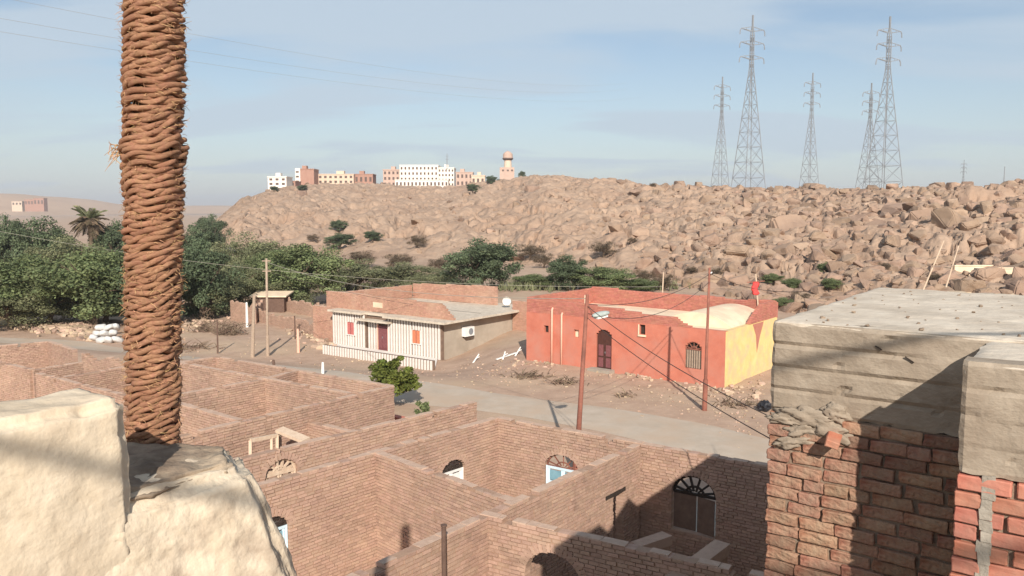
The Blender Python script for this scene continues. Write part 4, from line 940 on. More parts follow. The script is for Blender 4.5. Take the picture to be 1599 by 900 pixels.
slats(hw, .05, sD0, -.045, zg, ZR - .02, skip); slats(hw, sD1, sL - .03, -.045, zg, ZR - .02, skip)
sdr = ws(596); slats(hw, sD0 + .05, sD1 - .05, .2, zg, ZR - .5, [(sdr - .55, sdr + .55)])
for q, mt in wins:
    slats(hw, q - .4, q + .4, -.045, zg, zg + .95); slats(hw, q - .4, q + .4, -.045, zg + 1.92, ZR - .02)
    wn = mob('window', MB().box(wp(q, -.04, zg + 1.43), fb*.4, AD*.035, UP*.46), mt, hw)
    for s_ in (-.41, .41): mob('frame', MB().box(wp(q + s_, -.05, zg + 1.43), fb*.03, AD*.055, UP*.5), 'whiteslat', wn)
    mob('sill', MB().box(wp(q, -.07, zg + .94), fb*.46, AD*.08, UP*.03), 'whiteslat', wn)
    mob('mullion', MB().box(wp(q, -.085, zg + 1.43), fb*.015, AD*.012, UP*.46), 'maroon', wn)
dr = mob('door', MB().box(wp(sdr, .17, zg + .93), fb*.5, AD*.04, UP*.95), 'maroon', hw)
for s_ in (-.24, .24): mob('panel', MB().box(wp(sdr + s_, .12, zg + .95), fb*.17, AD*.015, UP*.75), 'maroon', dr)
mob('handle', MB().tube([wp(sdr + .04, .1, zg + .95), wp(sdr + .04, .1, zg + 1.1)], .02, 6), 'steel', dr)
mob('door_frame', MB().box(wp(sdr - .56, .15, zg + .97), fb*.05, AD*.06, UP*1.0).box(wp(sdr + .56, .15, zg + .97), fb*.05, AD*.06, UP*1.0), 'pipe_pink', hw)
# roof slabs with overhang, door canopy
def wslab(name, s0, s1, d0, d1, z, th, m_): return mob(name, MB().prism([wp(s0, d0, z), wp(s1, d0, z), wp(s1, d1, z), wp(s0, d1, z)], UP*th), m_, hw, fixn=True)
wslab('roof_slab', -.75, sD0 - .02, -.6, 10.9, ZR, .15, 'roof_concrete'); wslab('roof_slab', sD0 - .02, sD1 + .02, .1, 10.9, ZR - .03, .15, 'roof_concrete'); wslab('roof_slab', sD1 + .02, sL + .1, -.45, 10.9, ZR, .15, 'roof_concrete')
wslab('door_canopy', sD0 - .5, sD1 + .5, -.55, .22, ZR - .42, .12, 'roof_concrete')
hb = BrickHouse(hw)
sR = ws(712) if False else -1.0
pf = lambda s: float(np.interp(s, [0, 1.0, 4, 11, 14.5], [ZR + .3, ZR + 1.2, ZR + 1.3, ZR + 1.42, ZR + 1.45]))
hb.wall(wp(-.5, .8, 0), wp(sL + 1.5, .8, 0), ZR + 1.5, ZR + .15, .24, top=pf)
hb.wall(wp(2.6, 9.6, 0), wp(sL + .5, 9.6, 0), ZR + 1.75, ZR + .15, .24, top=lambda s: ZR + 1.7 - .03*s)
hb.wall(wp(sL + .6, .95, 0), wp(sL + .6, 9.4, 0), ZR + 1.3, ZR + .15, .24)
hb.wall(wp(sL + .3, .8, 0), wp(sL + 3.2, .8, 0), ZR + .13, zg - .2, .24)
hb.wall(wp(-.1, 8.2, 0), wp(-4.6, 8.2, 0), ZR + .85, zg - .2, .24)
hb.finish([], 'pinkbrick')
mob('cement_patch', MB().box(wp(7.0, .66, ZR + .7), fb*.5, AD*.02, UP*.2), 'creampaint', hw)
# low striped wall in front
lw0, lw1 = at_z(504, 552, zg), at_z(676, 579, zg); le = (lw1 - lw0).normalized(); ll = (lw1 - lw0).length; ln_ = Vector((-le.y, le.x, 0))
mob('terrace_wall', MB().box((lw0 + lw1)/2 + ln_*.12 + UP*.28, le*ll/2, ln_*.1, UP*.36), 'brownwall', hw)
sl2 = MB().box((0, 0, 0), le*.066, ln_*.04, UP*.5).mesh('slat'); sl2.materials.append(MATS['whiteslat'])
n = int(ll/.26)
for k in range(n):
    o = bpy.data.objects.new('slat', sl2); COL.objects.link(o); o.parent = hw; o.location = lw0 + le*ll*(k + .5)/n - ln_*.015 + UP*.3 - base_of(hw); o.scale = (1, 1, .66)
mob('terrace_floor', MB().prism([lw0 + ln_*.22 + UP*.02, lw1 + ln_*.22 + UP*.02, wp(.3, -.12, zg + .02), wp(sL, -.12, zg + .02)], UP*.1), 'whiteslat', hw, fixn=True)
# air conditioner and roof tank on the grey side
ac = wp(0, 2.6, zg + 1.75); t = thing('air_conditioner', 'white air conditioner box on the grey side wall', 'air conditioner', ac - UP*.3)
mob('case', MB().box(ac - fb*.22, fb*.18, AD*.5, UP*.33), 'whitepaint', t)
mob('fan_grille', MB().tube([ac - fb*.40 + AD*.1, ac - fb*.42 + AD*.1], .24, 16), 'steel', t); mob('bracket', MB().box(ac - fb*.2 - UP*.36, fb*.19, AD*.42, UP*.03), 'iron', t)
tk = wp(1.0, 8.8, ZR + .15); t = thing('satellite_dish', 'white satellite dish on the flat roof of the striped house', 'dish', tk)
m = MB(); rings = []
for i in range(5):
    r_ = .085*i; rings.append([tk + Vector((math.cos(a)*r_, -.25*(i/4)**2, .55 + math.sin(a)*r_)) for a in np.linspace(0, 6.283, 17)[:-1]])
m.add([p for r in rings for p in r], [(i*16 + k, i*16 + (k+1) % 16, (i+1)*16 + (k+1) % 16, (i+1)*16 + k) for i in range(4) for k in range(16)]); mob('dish', m, 'whitepaint', t, smooth=True)
mob('stand', MB().tube([tk, tk + Vector((0, .1, .5))], .04, 6), 'steel', t); mob('feed_arm', MB().bar(tk + Vector((0, 0, .2)), tk + Vector((0, -.5, .5)), .03), 'steel', t)
for k in range(4):
    q = wp(-.02, 8.6 + k*.5, ZR - .25); mob('beam_end', MB().box(q - fb*.05, fb*.08, AD*.07, UP*.1), 'darkpole', hw)
# white sticks on the verge
def stick(label, px0, py0, px1, py1, w=.09, mt='whitepaint', grp='pale sticks lying beside the grey side wall'):
    a, b = gp(px0, py0), gp(px1, py1); b = at_y(px1, py1, a.y + .3); t = thing('stick', label, 'stick', a, grp); mob('shaft', MB().tube([a - UP*.05, b], [w*.6, w*.4], 7), mt, t); mob('stub', MB().tube([a.lerp(b, .5), a.lerp(b, .5) + Vector((.25, 0, .12))], [w*.4, w*.25], 6), mt, t)
stick('pale stick standing in the sand left of the broken chair pieces', 738, 567, 748, 553); stick('pale stick leaning up against the red house corner', 804, 556, 813, 542); stick('short pale stick left of the red house corner', 785, 561, 789, 549)
a, b = gp(775, 563), gp(806, 553); t = thing('plank', 'pale plank lying on the sand by the red house corner', 'plank', a); mob('board', MB().bar(a + UP*.06, b + UP*.08, .16, .05), 'whitepaint', t); mob('batten', MB().bar(a.lerp(b, .3) + UP*.03, a.lerp(b, .3) + Vector((.3, .5, .05)), .06), 'whitepaint', t)

# ------------------------------------------------------------------ poles and cables
def pole(label, px, pyb, pxt, pyt, r0, r1, matn, base=None, extra=None, name='utility_pole'):
    b = base if base is not None else gp(px, pyb); tp = at_y(pxt, pyt, b.y); t = thing(name, label, 'pole', b, None)
    mob('shaft', MB().tube([b - UP*.4, b + (tp - b)*.33, tp], [r0, (r0 + r1)/2, r1], 12), matn, t, smooth=True)
    mob('base_sleeve', MB().tube([b - UP*.35, b + (tp - b)*.22], [r0*1.28, r0*1.2], 12), matn, t); mob('cap', MB().tube([tp, tp + UP*.05], [r1*1.2, r1*.8], 10), matn, t)
    return t, b, tp
bb = at_z(899, 745, 0)
t, lb, lt = pole('rusty red street lamp pole standing behind the brick house', 899, 745, 917, 462, .115, .06, 'rustpole', base=bb, name='street_lamp')
lamp = at_y(938, 491, lb.y - .1)
arm0 = lt - UP*.25; mob('arm', MB().tube([arm0, arm0.lerp(lamp, .5) - UP*.28, lamp - UP*.05], .03, 7), 'rustpole', t)
ld = Vector((.83, .5, .12)).normalized(); lside = ld.cross(UP).normalized(); lup = lside.cross(ld)
m = MB(); rings = []
for i, f in enumerate(np.linspace(-1, 1, 9)):
    w = .17*math.sqrt(max(.02, 1 - f**2*.93)); hh = .1*math.sqrt(max(.02, 1 - f**2*.9)); rings.append([lamp + ld*f*.36 + lside*math.cos(a)*w + lup*math.sin(a)*hh for a in np.linspace(0, 6.283, 13)[:-1]])
m.add([p for r in rings for p in r], [(i*12 + k, i*12 + (k+1) % 12, (i+1)*12 + (k+1) % 12, (i+1)*12 + k) for i in range(8) for k in range(12)] + [tuple(range(12)), tuple(range(96, 108))])
hd = mob('lamp_head', m, 'lamp_grey', t, smooth=True, fixn=True); mob('lens', MB().box(lamp - lup*.09, ld*.22, lside*.11, lup*.03), 'whitepaint', hd)
t, rb_, rt_ = pole('rusty red pole in front of the arched window of the red house', 1100, 641, 1108, 420, .095, .05, 'rustpole')
mob('insulator', MB().tube([rt_ - UP*.25, rt_ - UP*.2 + Vector((.12, 0, .05))], .03, 6), 'whitepaint', t)
t, pb_, pt_ = pole('pale straight utility pole left of the striped house', 418, 556, 416, 405, .1, .075, 'greywood')
for k in (.12, .85): mob('bracket', MB().bar(pt_ - UP*k - Vector((.3, 0, 0)), pt_ - UP*k + Vector((.3, 0, 0)), .07), 'greywood', t)
def post(label, px, pyb, pxt, pyt, r, matn, grp=None):
    b = gp(px, pyb); tp = at_y(pxt, pyt, b.y); t = thing('post', label, 'post', b, grp); mob('shaft', MB().tube([b - UP*.2, (b + tp)/2, tp], [r*1.15, r, r*.85], 8), matn, t); mob('cap', MB().tube([tp, tp + UP*.04], [r*.95, r*.5], 8), matn, t)
post('dark leaning wooden post left of the pale utility pole', 394, 558, 397, 462, .13, 'greywood'); post('thin dark post by the yard wall', 461, 530, 460, 494, .06, 'darkpole'); post('white stub post in front of the yard wall', 466, 551, 465, 515, .1, 'pipe_pink')
post('short white road marker post near the low striped wall', 504, 586, 504, 567, .08, 'whitepaint'); post('white gate post at the pink gate wall', 386, 511, 385, 473, .11, 'whitepaint'); post('thin pole of the dry bush by the wrapped trunk', 340, 552, 339, 500, .06, 'darkpole')
post('small dark stump at the road edge', 428, 573, 427, 563, .09, 'darkpole')
def cable(label, a, b, sag, r, matn='cable', grp=None, n=24):
    m = MB(); a = Vector(a); b = Vector(b); m.tube([a.lerp(b, k/n) - UP*sag*4*(k/n)*(1 - k/n) for k in range(n + 1)], r, 5, .5); o = mob('cable', m, matn, None, loc=a); tag(o, label, 'cable', grp); return o
far = rpoint(0, .15, 3.6)
cable('overhead cable from the street lamp to the pole by the red house', lt - UP*.3, rt_ - UP*.25, .45, .013)
cable('lower slack cable from the street lamp to the pole by the red house', lt - UP*.6, rt_ - UP*.6, .75, .012)
cable('cable from the street lamp down toward the concrete building', lt - UP*.75, at_y(1230, 700, 15), .2, .012)
cable('second cable from the street lamp down toward the concrete building', lt - UP*.35, at_y(1240, 668, 16), .25, .012)
cable('cable between the pale pole and the street lamp', pt_ - UP*.2, lt - UP*.1, .7, .013, 'wirelight')
cable('cable from the red house pole off to the right', rt_ - UP*.2, at_y(1260, 455, 30), .3, .012)
cable('cable from the pale pole to the striped house roof', pt_ - UP*.85, wp(-.3, 4, ZR + .3), .4, .012)
cable('pale wire crossing in front of the grove and the bare slope', at_y(-60, 350, 74), at_y(1036, 448, 64), 1.6, .011, 'wirelight', n=40)
p = at_y(1033, 452, 64); post_t = thing('post', 'thin pale post behind the red house carrying the wire', 'post', (p.x, 64, float(G(p.x, 64)))); q = at_y(1036, 426, 64); mob('shaft', MB().tube([Vector(post_t.location), q], [.07, .05], 7), 'palewood', post_t); mob('cap', MB().tube([q, q + UP*.05], .06, 7), 'palewood', post_t)
for i, (a, b) in enumerate((((-40, 22), (980, 139)), ((-40, -12), (980, 130)), ((-60, 40), (1000, 152)))):
    cable(['lower of the faint power lines across the sky', 'upper faint power line across the sky', 'lowest faint power line left of the wrapped trunk'][i], at_y(a[0], a[1], 70), at_y(b[0], b[1], 300), 3.5, .013, 'wirelight', n=40)

# ------------------------------------------------------------------ left side bits: sacks, brushwood, shed, bush
for i, (px, py, a) in enumerate([(146, 532, .2), (158, 535, .5), (170, 536, .1), (182, 535, -.3), (153, 529, .4), (164, 530, 0), (176, 529, .3), (158, 523, .9), (170, 524, .6), (181, 523, .1)]):
    p = gp(px, py); bm = bmesh.new(); bmesh.ops.create_icosphere(bm, subdivisions=3, radius=1)
    for v in bm.verts:
        v.co = Vector((math.copysign(abs(v.co.x)**.6, v.co.x)*.28, math.copysign(abs(v.co.y)**.6, v.co.y)*.3, math.copysign(abs(v.co.z)**.7, v.co.z)*.42)); v.co *= 1 + .12*mnoise.noise(v.co*6 + Vector((i*5, 0, 0)))
    me = bpy.data.meshes.new('sack'); bm.to_mesh(me); bm.free(); o = mob('sack', me, 'sack', None, smooth=True); o.location = p + UP*(.2 + (.22 if i > 3 else 0) + (.22 if i > 6 else 0)); o.rotation_euler = (1.2 + .3*math.sin(i*2), .3*math.cos(i*3), a*2); o.scale = (1.15, .75, 1.1)
    tag(o, 'full white sack piled by the rubble left of the wrapped trunk', 'sack', 'white sacks piled by the roadside')
def brush(label, px, py, w, h, n, seed):
    r = random.Random(seed); c = gp(px, py); m = MB()
    for _ in range(n):
        a = r.uniform(0, 6.28); b = c + Vector((r.gauss(0, w*.4), r.gauss(0, w*.25), r.random()**2*h*.6)); d = Vector((math.cos(a), math.sin(a)*.6, r.uniform(-.1, .7))).normalized()*r.uniform(.3, .9)*w*.6
        m.tube([b, b + d*.5 + UP*.06, b + d], [.03, .02, .008], 4, r.random(), caps=False)
    o = mob('brushwood_heap', m, 'brush', None, loc=c); return tag(o, label, 'brushwood', None, 'stuff')
brush('dry brown brushwood heap right of the wrapped trunk', 322, 518, 1.3, 1.1, 200, 1); brush('round brown brushwood heap beside the pale utility pole', 358, 522, 1.5, 1.5, 320, 2); brush('dead upright branch on the brushwood heap', 322, 508, .5, 2.6, 50, 3)
brush('flat brown heap of twigs on the verge left of the street lamp', 825, 590, 1.1, .25, 90, 4); brush('small heap of dark twigs beside the street lamp', 878, 601, 1.0, .35, 90, 5); brush('scatter of dark twigs below the rusty pole', 1150, 634, 1.2, .2, 60, 6); brush('fallen branch on the sand between the two rusty poles', 975, 619, .8, .15, 30, 7); brush('dry twigs spread over the sand below the grove', 300, 545, 2.2, .3, 80, 8)
t = thing('shed', 'small dark shed with a pale roof under the grove trees', 'shed', gp(425, 486)); q = gp(425, 486)
mob('wall', MB().box(q + UP*.8, Vector((1.6, 0, 0)), Vector((0, 1.2, 0)), UP*.9), 'darkpole', t); mob('roof', MB().box(q + UP*1.78, Vector((1.9, 0, 0)), Vector((0, 1.5, .12)), UP*.06), 'creampaint', t)
mob('sand_patch', MB().prism([gp(-60, 500) + UP*.06, gp(40, 515) + UP*.06, gp(44, 492) + UP*.06, gp(-60, 488) + UP*.06], -UP*.1), 'drysoil', None, fixn=True)['kind'] = 'structure'
# bush beside the brick house
PROT['near'] = (crown_mesh('crown', 21, 1, 1, 1, 55, 9000, .12, 'leaf_bright', cr=.21), trunk_mesh('trunk', 21, 1.3, .7, .045, 6))
tree('bushy_tree', 'bright green bushy young tree at the corner of the middle brick house', 612, 550, 98, 37, 'near', zb=float(G(-5.5, 37)), lift=.1)
PROT['tuft'] = (crown_mesh('crown', 22, 1, 1, 1, 14, 700, .3, 'leaf_mid', cr=.3), trunk_mesh('trunk', 22, 1.0, .5, .03, 4))
tree('weed', 'small green weed clump at the road edge behind the brick wall', 661, 624, 30, 34.5, 'tuft', zb=0, lift=0, cat='plant')
a, b = at_z(612, 650, .9), at_z(700, 668, .9); t = thing('low_wall', 'low terracotta painted wall at the end of the middle brick house', 'wall', (a.x, a.y, 0)); d = (b - a).normalized()
mob('body', MB().box((a + b)/2 - UP*.5, d*(b - a).length/2, Vector((-d.y, d.x, 0))*.12, UP*.48, .5, .01), 'redpaint', t); mob('coping', MB().box((a + b)/2 + UP*.01, d*((b - a).length/2 + .03), Vector((-d.y, d.x, 0))*.15, UP*.03, .5, .006), 'redpaint', t)
# dark debris by the near concrete building
p = gp(1194, 642); bm = bmesh.new(); bmesh.ops.create_icosphere(bm, subdivisions=3, radius=.3)
for v in bm.verts: v.co *= 1 + .5*mnoise.noise(v.co*7); v.co.z *= .9
me = bpy.data.meshes.new('bag'); bm.to_mesh(me); bm.free(); o = mob('plastic_bag', me, 'blackbag', None); o.location = p + UP*.22; tag(o, 'dark crumpled bag on the sand at the edge of the concrete building', 'bag')
# white low ruin at the foot of the boulder slope, right
for (px0, px1, y0, y1, lab) in [(1490, 1552, 416, 434, 'longer whitewashed low wall at the foot of the boulder slope'), (1558, 1584, 420, 433, 'short whitewashed wall right of the longer one')]:
    q_ = hill_pt((px0 + px1)/2, y1); Yq = q_.y; a, b = at_y(px0, y1, Yq), at_y(px1, y1, Yq); zt_ = at_y(px0, y0, Yq).z; z0 = a.z - .8
    t = thing('ruined_wall', lab, 'wall', (a.x, Yq, z0)); mob('body', MB().bx(a.x, b.x, Yq, Yq + .4, z0, zt_), 'creampaint', t); mob('coping', MB().bx(a.x - .05, b.x + .05, Yq - .06, Yq + .46, zt_, zt_ + .12), 'creampaint', t); mob('return_wall', MB().bx(a.x, a.x + .4, Yq + .4, Yq + 4, z0, zt_ - .2), 'creampaint', t)
# ------------------------------------------------------------------ near concrete and brick building on the right
ZR2 = 8.64
O2 = at_z(1206, 502, ZR2); Oe = at_z(1440, 454, ZR2)
Lm = (Oe - O2).dot(AD)
Bk = at_z(1504, 561, ZR2)
prot = -(Bk - O2).dot(AD); sB = (Bk - O2).dot(BD)
nb = thing('concrete_building', 'rough brick and concrete building with a flat roof at the right edge', 'building', (O2.x + 1.5, O2.y + 1.5, 0))
def np_(s, d, z): return Vector((O2.x, O2.y, 0)) + BD*s + AD*d + UP*z
def rough_panel(name, s0, s1, d, z0, z1, ds, matn, parent, boards, amp=.006, thick=.1, ragged=0, seed=0):
    # front face grid with board marks and chipped edges, closed at the back
    ns = max(2, int(abs(s1 - s0)/ds)); nz = max(2, int((z1 - z0)/ds)); V = []; 
    for k in range(nz + 1):
        for i in range(ns + 1):
            s = s0 + (s1 - s0)*i/ns; z = z0 + (z1 - z0)*k/nz; p = Vector((s*1., z*1., seed))
            o = amp*mnoise.fractal(p*6, 1, 2, 4) + amp*1.6*mnoise.noise(p*2.3)
            bz = (z - z0)/(z1 - z0)*boards + .12*mnoise.noise(Vector((s*1.5, 3, seed))); fb_ = bz - math.floor(bz)
            o += (.012*(((math.floor(bz)*37) % 5)/5 - .4)) - (.016*math.exp(-((fb_ - .5)/.035)**2*0 - (min(fb_, 1 - fb_)/.03)**2))
            pit = mnoise.noise(Vector((s*9, z*16, seed + 4)))
            if pit > .52: o -= .02*(pit - .52)*6
            zz = z
            if k == 0 and ragged: zz = z + ragged*(mnoise.noise(Vector((s*7, 1, seed))) + .5*mnoise.noise(Vector((s*19, 2, seed))))
            if k == nz: o -= .012 + .008*mnoise.noise(Vector((s*14, 6, seed)))
            e = 0
            if i == 0: o -= .014*(1 + mnoise.noise(Vector((z*14, 8, seed)))); e = .012*mnoise.noise(Vector((z*11, 5, seed)))
            V.append(np_(s + e, d - o, zz))
    b = len(V); Fq = []
    c = ns + 1
    for k in range(nz):
        for i in range(ns): Fq.append((k*c + i, k*c + i + 1, (k+1)*c + i + 1, (k+1)*c + i))
    m = MB(); m.add(V, Fq)
    # border skirt to the back plane
    bd = [i for i in range(c)] + [k*c + ns for k in range(1, nz + 1)] + [nz*c + i for i in range(ns - 1, -1, -1)] + [k*c for k in range(nz - 1, 0, -1)]
    V2 = [V[i] + AD*thick for i in bd]; vs = [V[i] for i in bd] + V2; n = len(bd); m.add(vs, [(i, n + i, n + (i+1) % n, (i+1) % n) for i in range(n)])
    return mob(name, m, matn, parent, smooth=False)
ZB = 8.11
SW = 3.6
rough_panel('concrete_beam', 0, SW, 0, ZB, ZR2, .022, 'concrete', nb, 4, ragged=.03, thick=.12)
mob('roof_edge_core', MB().prism([np_(.02, .12, ZB + .04), np_(SW, .12, ZB + .04), np_(SW, Lm - .02, ZB + .04), np_(.02, Lm - .02, ZB + .04)], UP*(ZR2 - ZB - .06)), 'concrete', nb, fixn=True)
def roof_top(name, s0, s1, d0, d1, z, ds, amp, matn, parent):
    ns, nd = int((s1 - s0)/ds), int((d1 - d0)/ds); m = MB(); V = []
    for j in range(nd + 1):
        for i in range(ns + 1):
            s = s0 + (s1 - s0)*i/ns; d = d0 + (d1 - d0)*j/nd; q = Vector((s, d, 0)); zz = z + amp*mnoise.fractal(q*3, 1, 2, 4) + amp*.4*mnoise.noise(q*17)
            if j == 0 or i == 0: zz -= .01
            V.append(np_(s + (.012*mnoise.noise(q*9) if i == 0 else 0), d + (.012*mnoise.noise(q*9) if j in (0, nd) else 0), zz))
    c = ns + 1; m.add(V, [(j*c + i, j*c + i + 1, (j+1)*c + i + 1, (j+1)*c + i) for j in range(nd) for i in range(ns)])
    bd = [i for i in range(c)] + [k*c + ns for k in range(1, nd + 1)] + [nd*c + i for i in range(ns - 1, -1, -1)] + [k*c for k in range(nd - 1, 0, -1)]
    n = len(bd); m.add([V[i] for i in bd] + [V[i] - UP*.04 for i in bd], [(i, n + i, n + (i+1) % n, (i+1) % n) for i in range(n)])
    return mob(name, m, matn, parent, smooth=True)
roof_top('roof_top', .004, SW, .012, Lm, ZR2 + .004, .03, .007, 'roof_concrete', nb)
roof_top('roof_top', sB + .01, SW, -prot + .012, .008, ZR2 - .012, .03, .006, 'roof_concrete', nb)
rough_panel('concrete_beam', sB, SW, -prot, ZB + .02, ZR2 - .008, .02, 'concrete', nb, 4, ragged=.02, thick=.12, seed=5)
mob('beam_core', MB().prism([np_(sB + .02, -prot + .12, ZB + .06), np_(SW, -prot + .12, ZB + .06), np_(SW, -.03, ZB + .06), np_(sB + .02, -.03, ZB + .06)], UP*(ZR2 - ZB - .1)), 'concrete', nb, fixn=True)
mob('wall_core', MB().prism([np_(.03, .014, -.3), np_(SW, .014, -.3), np_(SW, Lm - .03, -.3), np_(.03, Lm - .03, -.3)], UP*(ZB + .3)), 'greymortar', nb, fixn=True)
mob('wall_core', MB().prism([np_(sB + .03, -prot + .012, -.3), np_(SW, -prot + .012, -.3), np_(SW, .03, -.3), np_(sB + .03, .03, -.3)], UP*(ZB + .3)), 'greymortar', nb, fixn=True)
def rough_brick(l, d, h, seed, rough):
    bm = bmesh.new(); bmesh.ops.create_cube(bm, size=1); bmesh.ops.scale(bm, vec=(l, d, h), verts=bm.verts[:]); bmesh.ops.bevel(bm, geom=bm.edges[:], offset=.005, segments=1, affect='EDGES'); bmesh.ops.subdivide_edges(bm, edges=bm.edges[:], cuts=2, use_grid_fill=True)
    for v in bm.verts:
        q = v.co*22 + Vector((seed*7.7, 0, 0)); v.co += Vector((mnoise.noise(q), mnoise.noise(q + Vector((9, 0, 0))), .6*mnoise.noise(q + Vector((0, 9, 0)))))*rough; q = q*2.7; v.co += Vector((mnoise.noise(q), mnoise.noise(q + Vector((9, 0, 0))), .6*mnoise.noise(q + Vector((0, 9, 0)))))*rough*.5
    me = bpy.data.meshes.new('brick'); bm.to_mesh(me); bm.free(); return me
def near_bricks(s0, s1, d, z1, z0, matn, rough, bl=.205, bh=.066, gap=.011, recess_top=True, skip=None):
    var = {}
    pitch = bh + gap; c = 0; z = z1 - bh/2 - .008
    far_m = MB()
    while z > z0:
        x = s0 - (bl*.5 if c % 2 else 0.) ; first = True
        while x < s1 - .02:
            l = bl*random.uniform(.86, 1.1)*(.55 if random.random() < .16 else 1); a, b = max(x, s0), min(x + l, s1); x += l + gap*random.uniform(.8, 1.7)
            if b - a < .04 or (skip and skip((a + b)/2, z)): continue
            cen = np_((a + b)/2, d + .045 + random.uniform(-.006, .006)*(rough/.0045), z + random.uniform(-.003, .003))
            if z > ZB - 1.35:
                k = (int((b - a)*50), random.randrange(4))
                if k not in var:
                    me = rough_brick(k[0]/50 + .01, .11, bh, len(var) + d*10, rough); me.materials.append(MATS[matn]); me.attributes.new('tint', 'FLOAT', 'FACE').data.foreach_set('value', [random.random()]*len(me.polygons)); var[k] = me
                o = bpy.data.objects.new('brick', var[k]); COL.objects.link(o); o.parent = nb; o.location = cen - base_of(nb); o.rotation_euler = (random.uniform(-.03, .03), random.uniform(-.03, .03), math.atan2(BD.y, BD.x) + random.uniform(-.03, .03))
            else: far_m.box(cen, BD*(b - a)/2, AD*.055, UP*bh/2, random.random(), .003)
        z -= pitch; c += 1
    if far_m.v: tag(mob('brickwork', far_m, matn, nb), kind='stuff')
near_bricks(0.0, SW, 0, ZB, 0.0, 'oldbrick', .0085, gap=.010)
near_bricks(sB, SW, -prot, ZB + .02, 0.0, 'redbrick', .0045)
# mortar smears hanging from the beam over the bricks
for i, (px, py, w, h) in enumerate([(1262, 650, .16, .05), (1290, 668, .13, .055), (1250, 672, .10, .04), (1225, 655, .09, .03), (1305, 645, .07, .05), (1238, 690, .11, .035)]):
    s, z = plane_hit(px, py, np_(0, 0, 0), np_(1, 0, 0)); bm = bmesh.new(); bmesh.ops.create_icosphere(bm, subdivisions=4, radius=1)
    for v in bm.verts:
        v.co *= 1 + .6*mnoise.noise(v.co*1.9 + Vector((i*3, 0, 0))) + .3*mnoise.noise(v.co*5 + Vector((i, 3, 0))) + .12*mnoise.noise(v.co*13); v.co = Vector((v.co.x*w, v.co.y*.022, v.co.z*h))
    me = bpy.data.meshes.new('mortar_smear'); bm.to_mesh(me); bm.free(); o = mob('mortar_smear', me, 'concrete', nb, smooth=True); o.location = np_(s, -.005, z) - base_of(nb); o.rotation_euler = (0, .25*math.sin(i*2.2), math.atan2(BD.y, BD.x))
s, z = plane_hit(1308, 682, np_(0, 0, 0), np_(1, 0, 0)); me = rough_brick(.075, .15, .045, 77, .006); o = mob('projecting_brick', me, 'redbrick', nb); o.location = np_(s, -.09, z) - base_of(nb); o.rotation_euler = (.1, .25, math.atan2(BD.y, BD.x) + .2)
me.attributes.new('tint', 'FLOAT', 'FACE').data.foreach_set('value', [.8]*len(me.polygons))
# mortar joint strip and cable in it on the red bricks
m = MB(); pts = [np_(sB + .125 + .003*math.sin(k*1.7), -prot + .012, ZB - k*.05) for k in range(24)]; [m.box(p - AD*.006, BD*(.024 + .006*math.sin(k*2.3)), AD*.022, UP*.026, .5, .005) for k, p in enumerate(pts)]; tag(mob('mortar_strip', m, 'lightmortar', nb), kind='stuff')
# nails and chips in the beam
for (px, py, px2, py2) in [(1368, 540, 1378, 546), (1414, 557, 1428, 566)]:
    s, z = plane_hit(px, py, np_(0, 0, 0), np_(1, 0, 0)); s2, z2 = plane_hit(px2, py2, np_(0, 0, 0), np_(1, 0, 0)); mob('wood_chip', MB().bar(np_(s, -.012, z), np_(s2, -.016, z2), .008, .006), 'iron', nb)
# crumbs of mortar on the roof
lst = []
for _ in range(150):
    s, d = rr_.uniform(.05, SW - .1), rr_.uniform(.05, Lm - .05); p = np_(s, d, ZR2 + .004); lst.append((0, p.x, p.y, p.z, .006 + .012*rr_.random()**3))
o = joined_rocks('roof_crumbs', lst, 'stuff', 'greymortar', tuple(base_of(nb)), .3); o.parent = nb; o.location = (0, 0, 0)
# lower rear part of the same building
rs0 = (Vector((3.86, 9.33, 0)) - np_(0, 0, 0)); sr, dr_ = rs0.dot(BD), rs0.dot(AD)
mob('rear_wall', MB().prism([np_(sr, dr_, -.3), np_(sr + 8, dr_, -.3), np_(sr + 8, dr_ + 7.3, -.3), np_(sr, dr_ + 7.3, -.3)], UP*8.02), 'plaster_worn', nb, fixn=True)
mob('rear_wall', MB().prism([np_(.03, Lm + .05, -.3), np_(SW, Lm + .05, -.3), np_(SW, dr_ - .02, -.3), np_(sr, dr_ - .02, -.3)], UP*8.4), 'plaster_worn', nb, fixn=True)  # unseen link block, height and plan shaped to keep the cast shadow edge straight
roof_top('rear_roof', sr + .02, sr + 8, dr_ + .02, dr_ + 7.3, 7.76, .12, .03, 'plaster_worn', nb)
lst = []
for _ in range(140):
    p = np_(sr + rr_.uniform(.4, 7.5), dr_ + 4.5 + 2.6*rr_.random(), 7.75); lst.append((0, p.x, p.y, p.z, .03 + .09*rr_.random()**2))
o = joined_rocks('roof_rubble', lst, 'stuff', 'stone', tuple(base_of(nb)), .2); o.parent = nb; o.location = (0, 0, 0)
for lab, q0, q1 in [('longer pale cane leaning up from the rear roof edge', (1440, 457), (1474, 376)), ('shorter pale cane right of the longer leaning one', (1477, 449), (1497, 384))]:
    a = at_z(q0[0], q0[1], 7.74); b = at_y(q1[0], q1[1], a.y + .15); t = thing('cane', lab, 'cane', a, 'pale canes leaning on the rear roof'); mob('shaft', MB().tube([a, (a + b)/2, b], [.016, .013, .01], 7), 'palewood', t); mob('knot', MB().tube([a.lerp(b, .48), a.lerp(b, .52)], .017, 7), 'greywood', t)

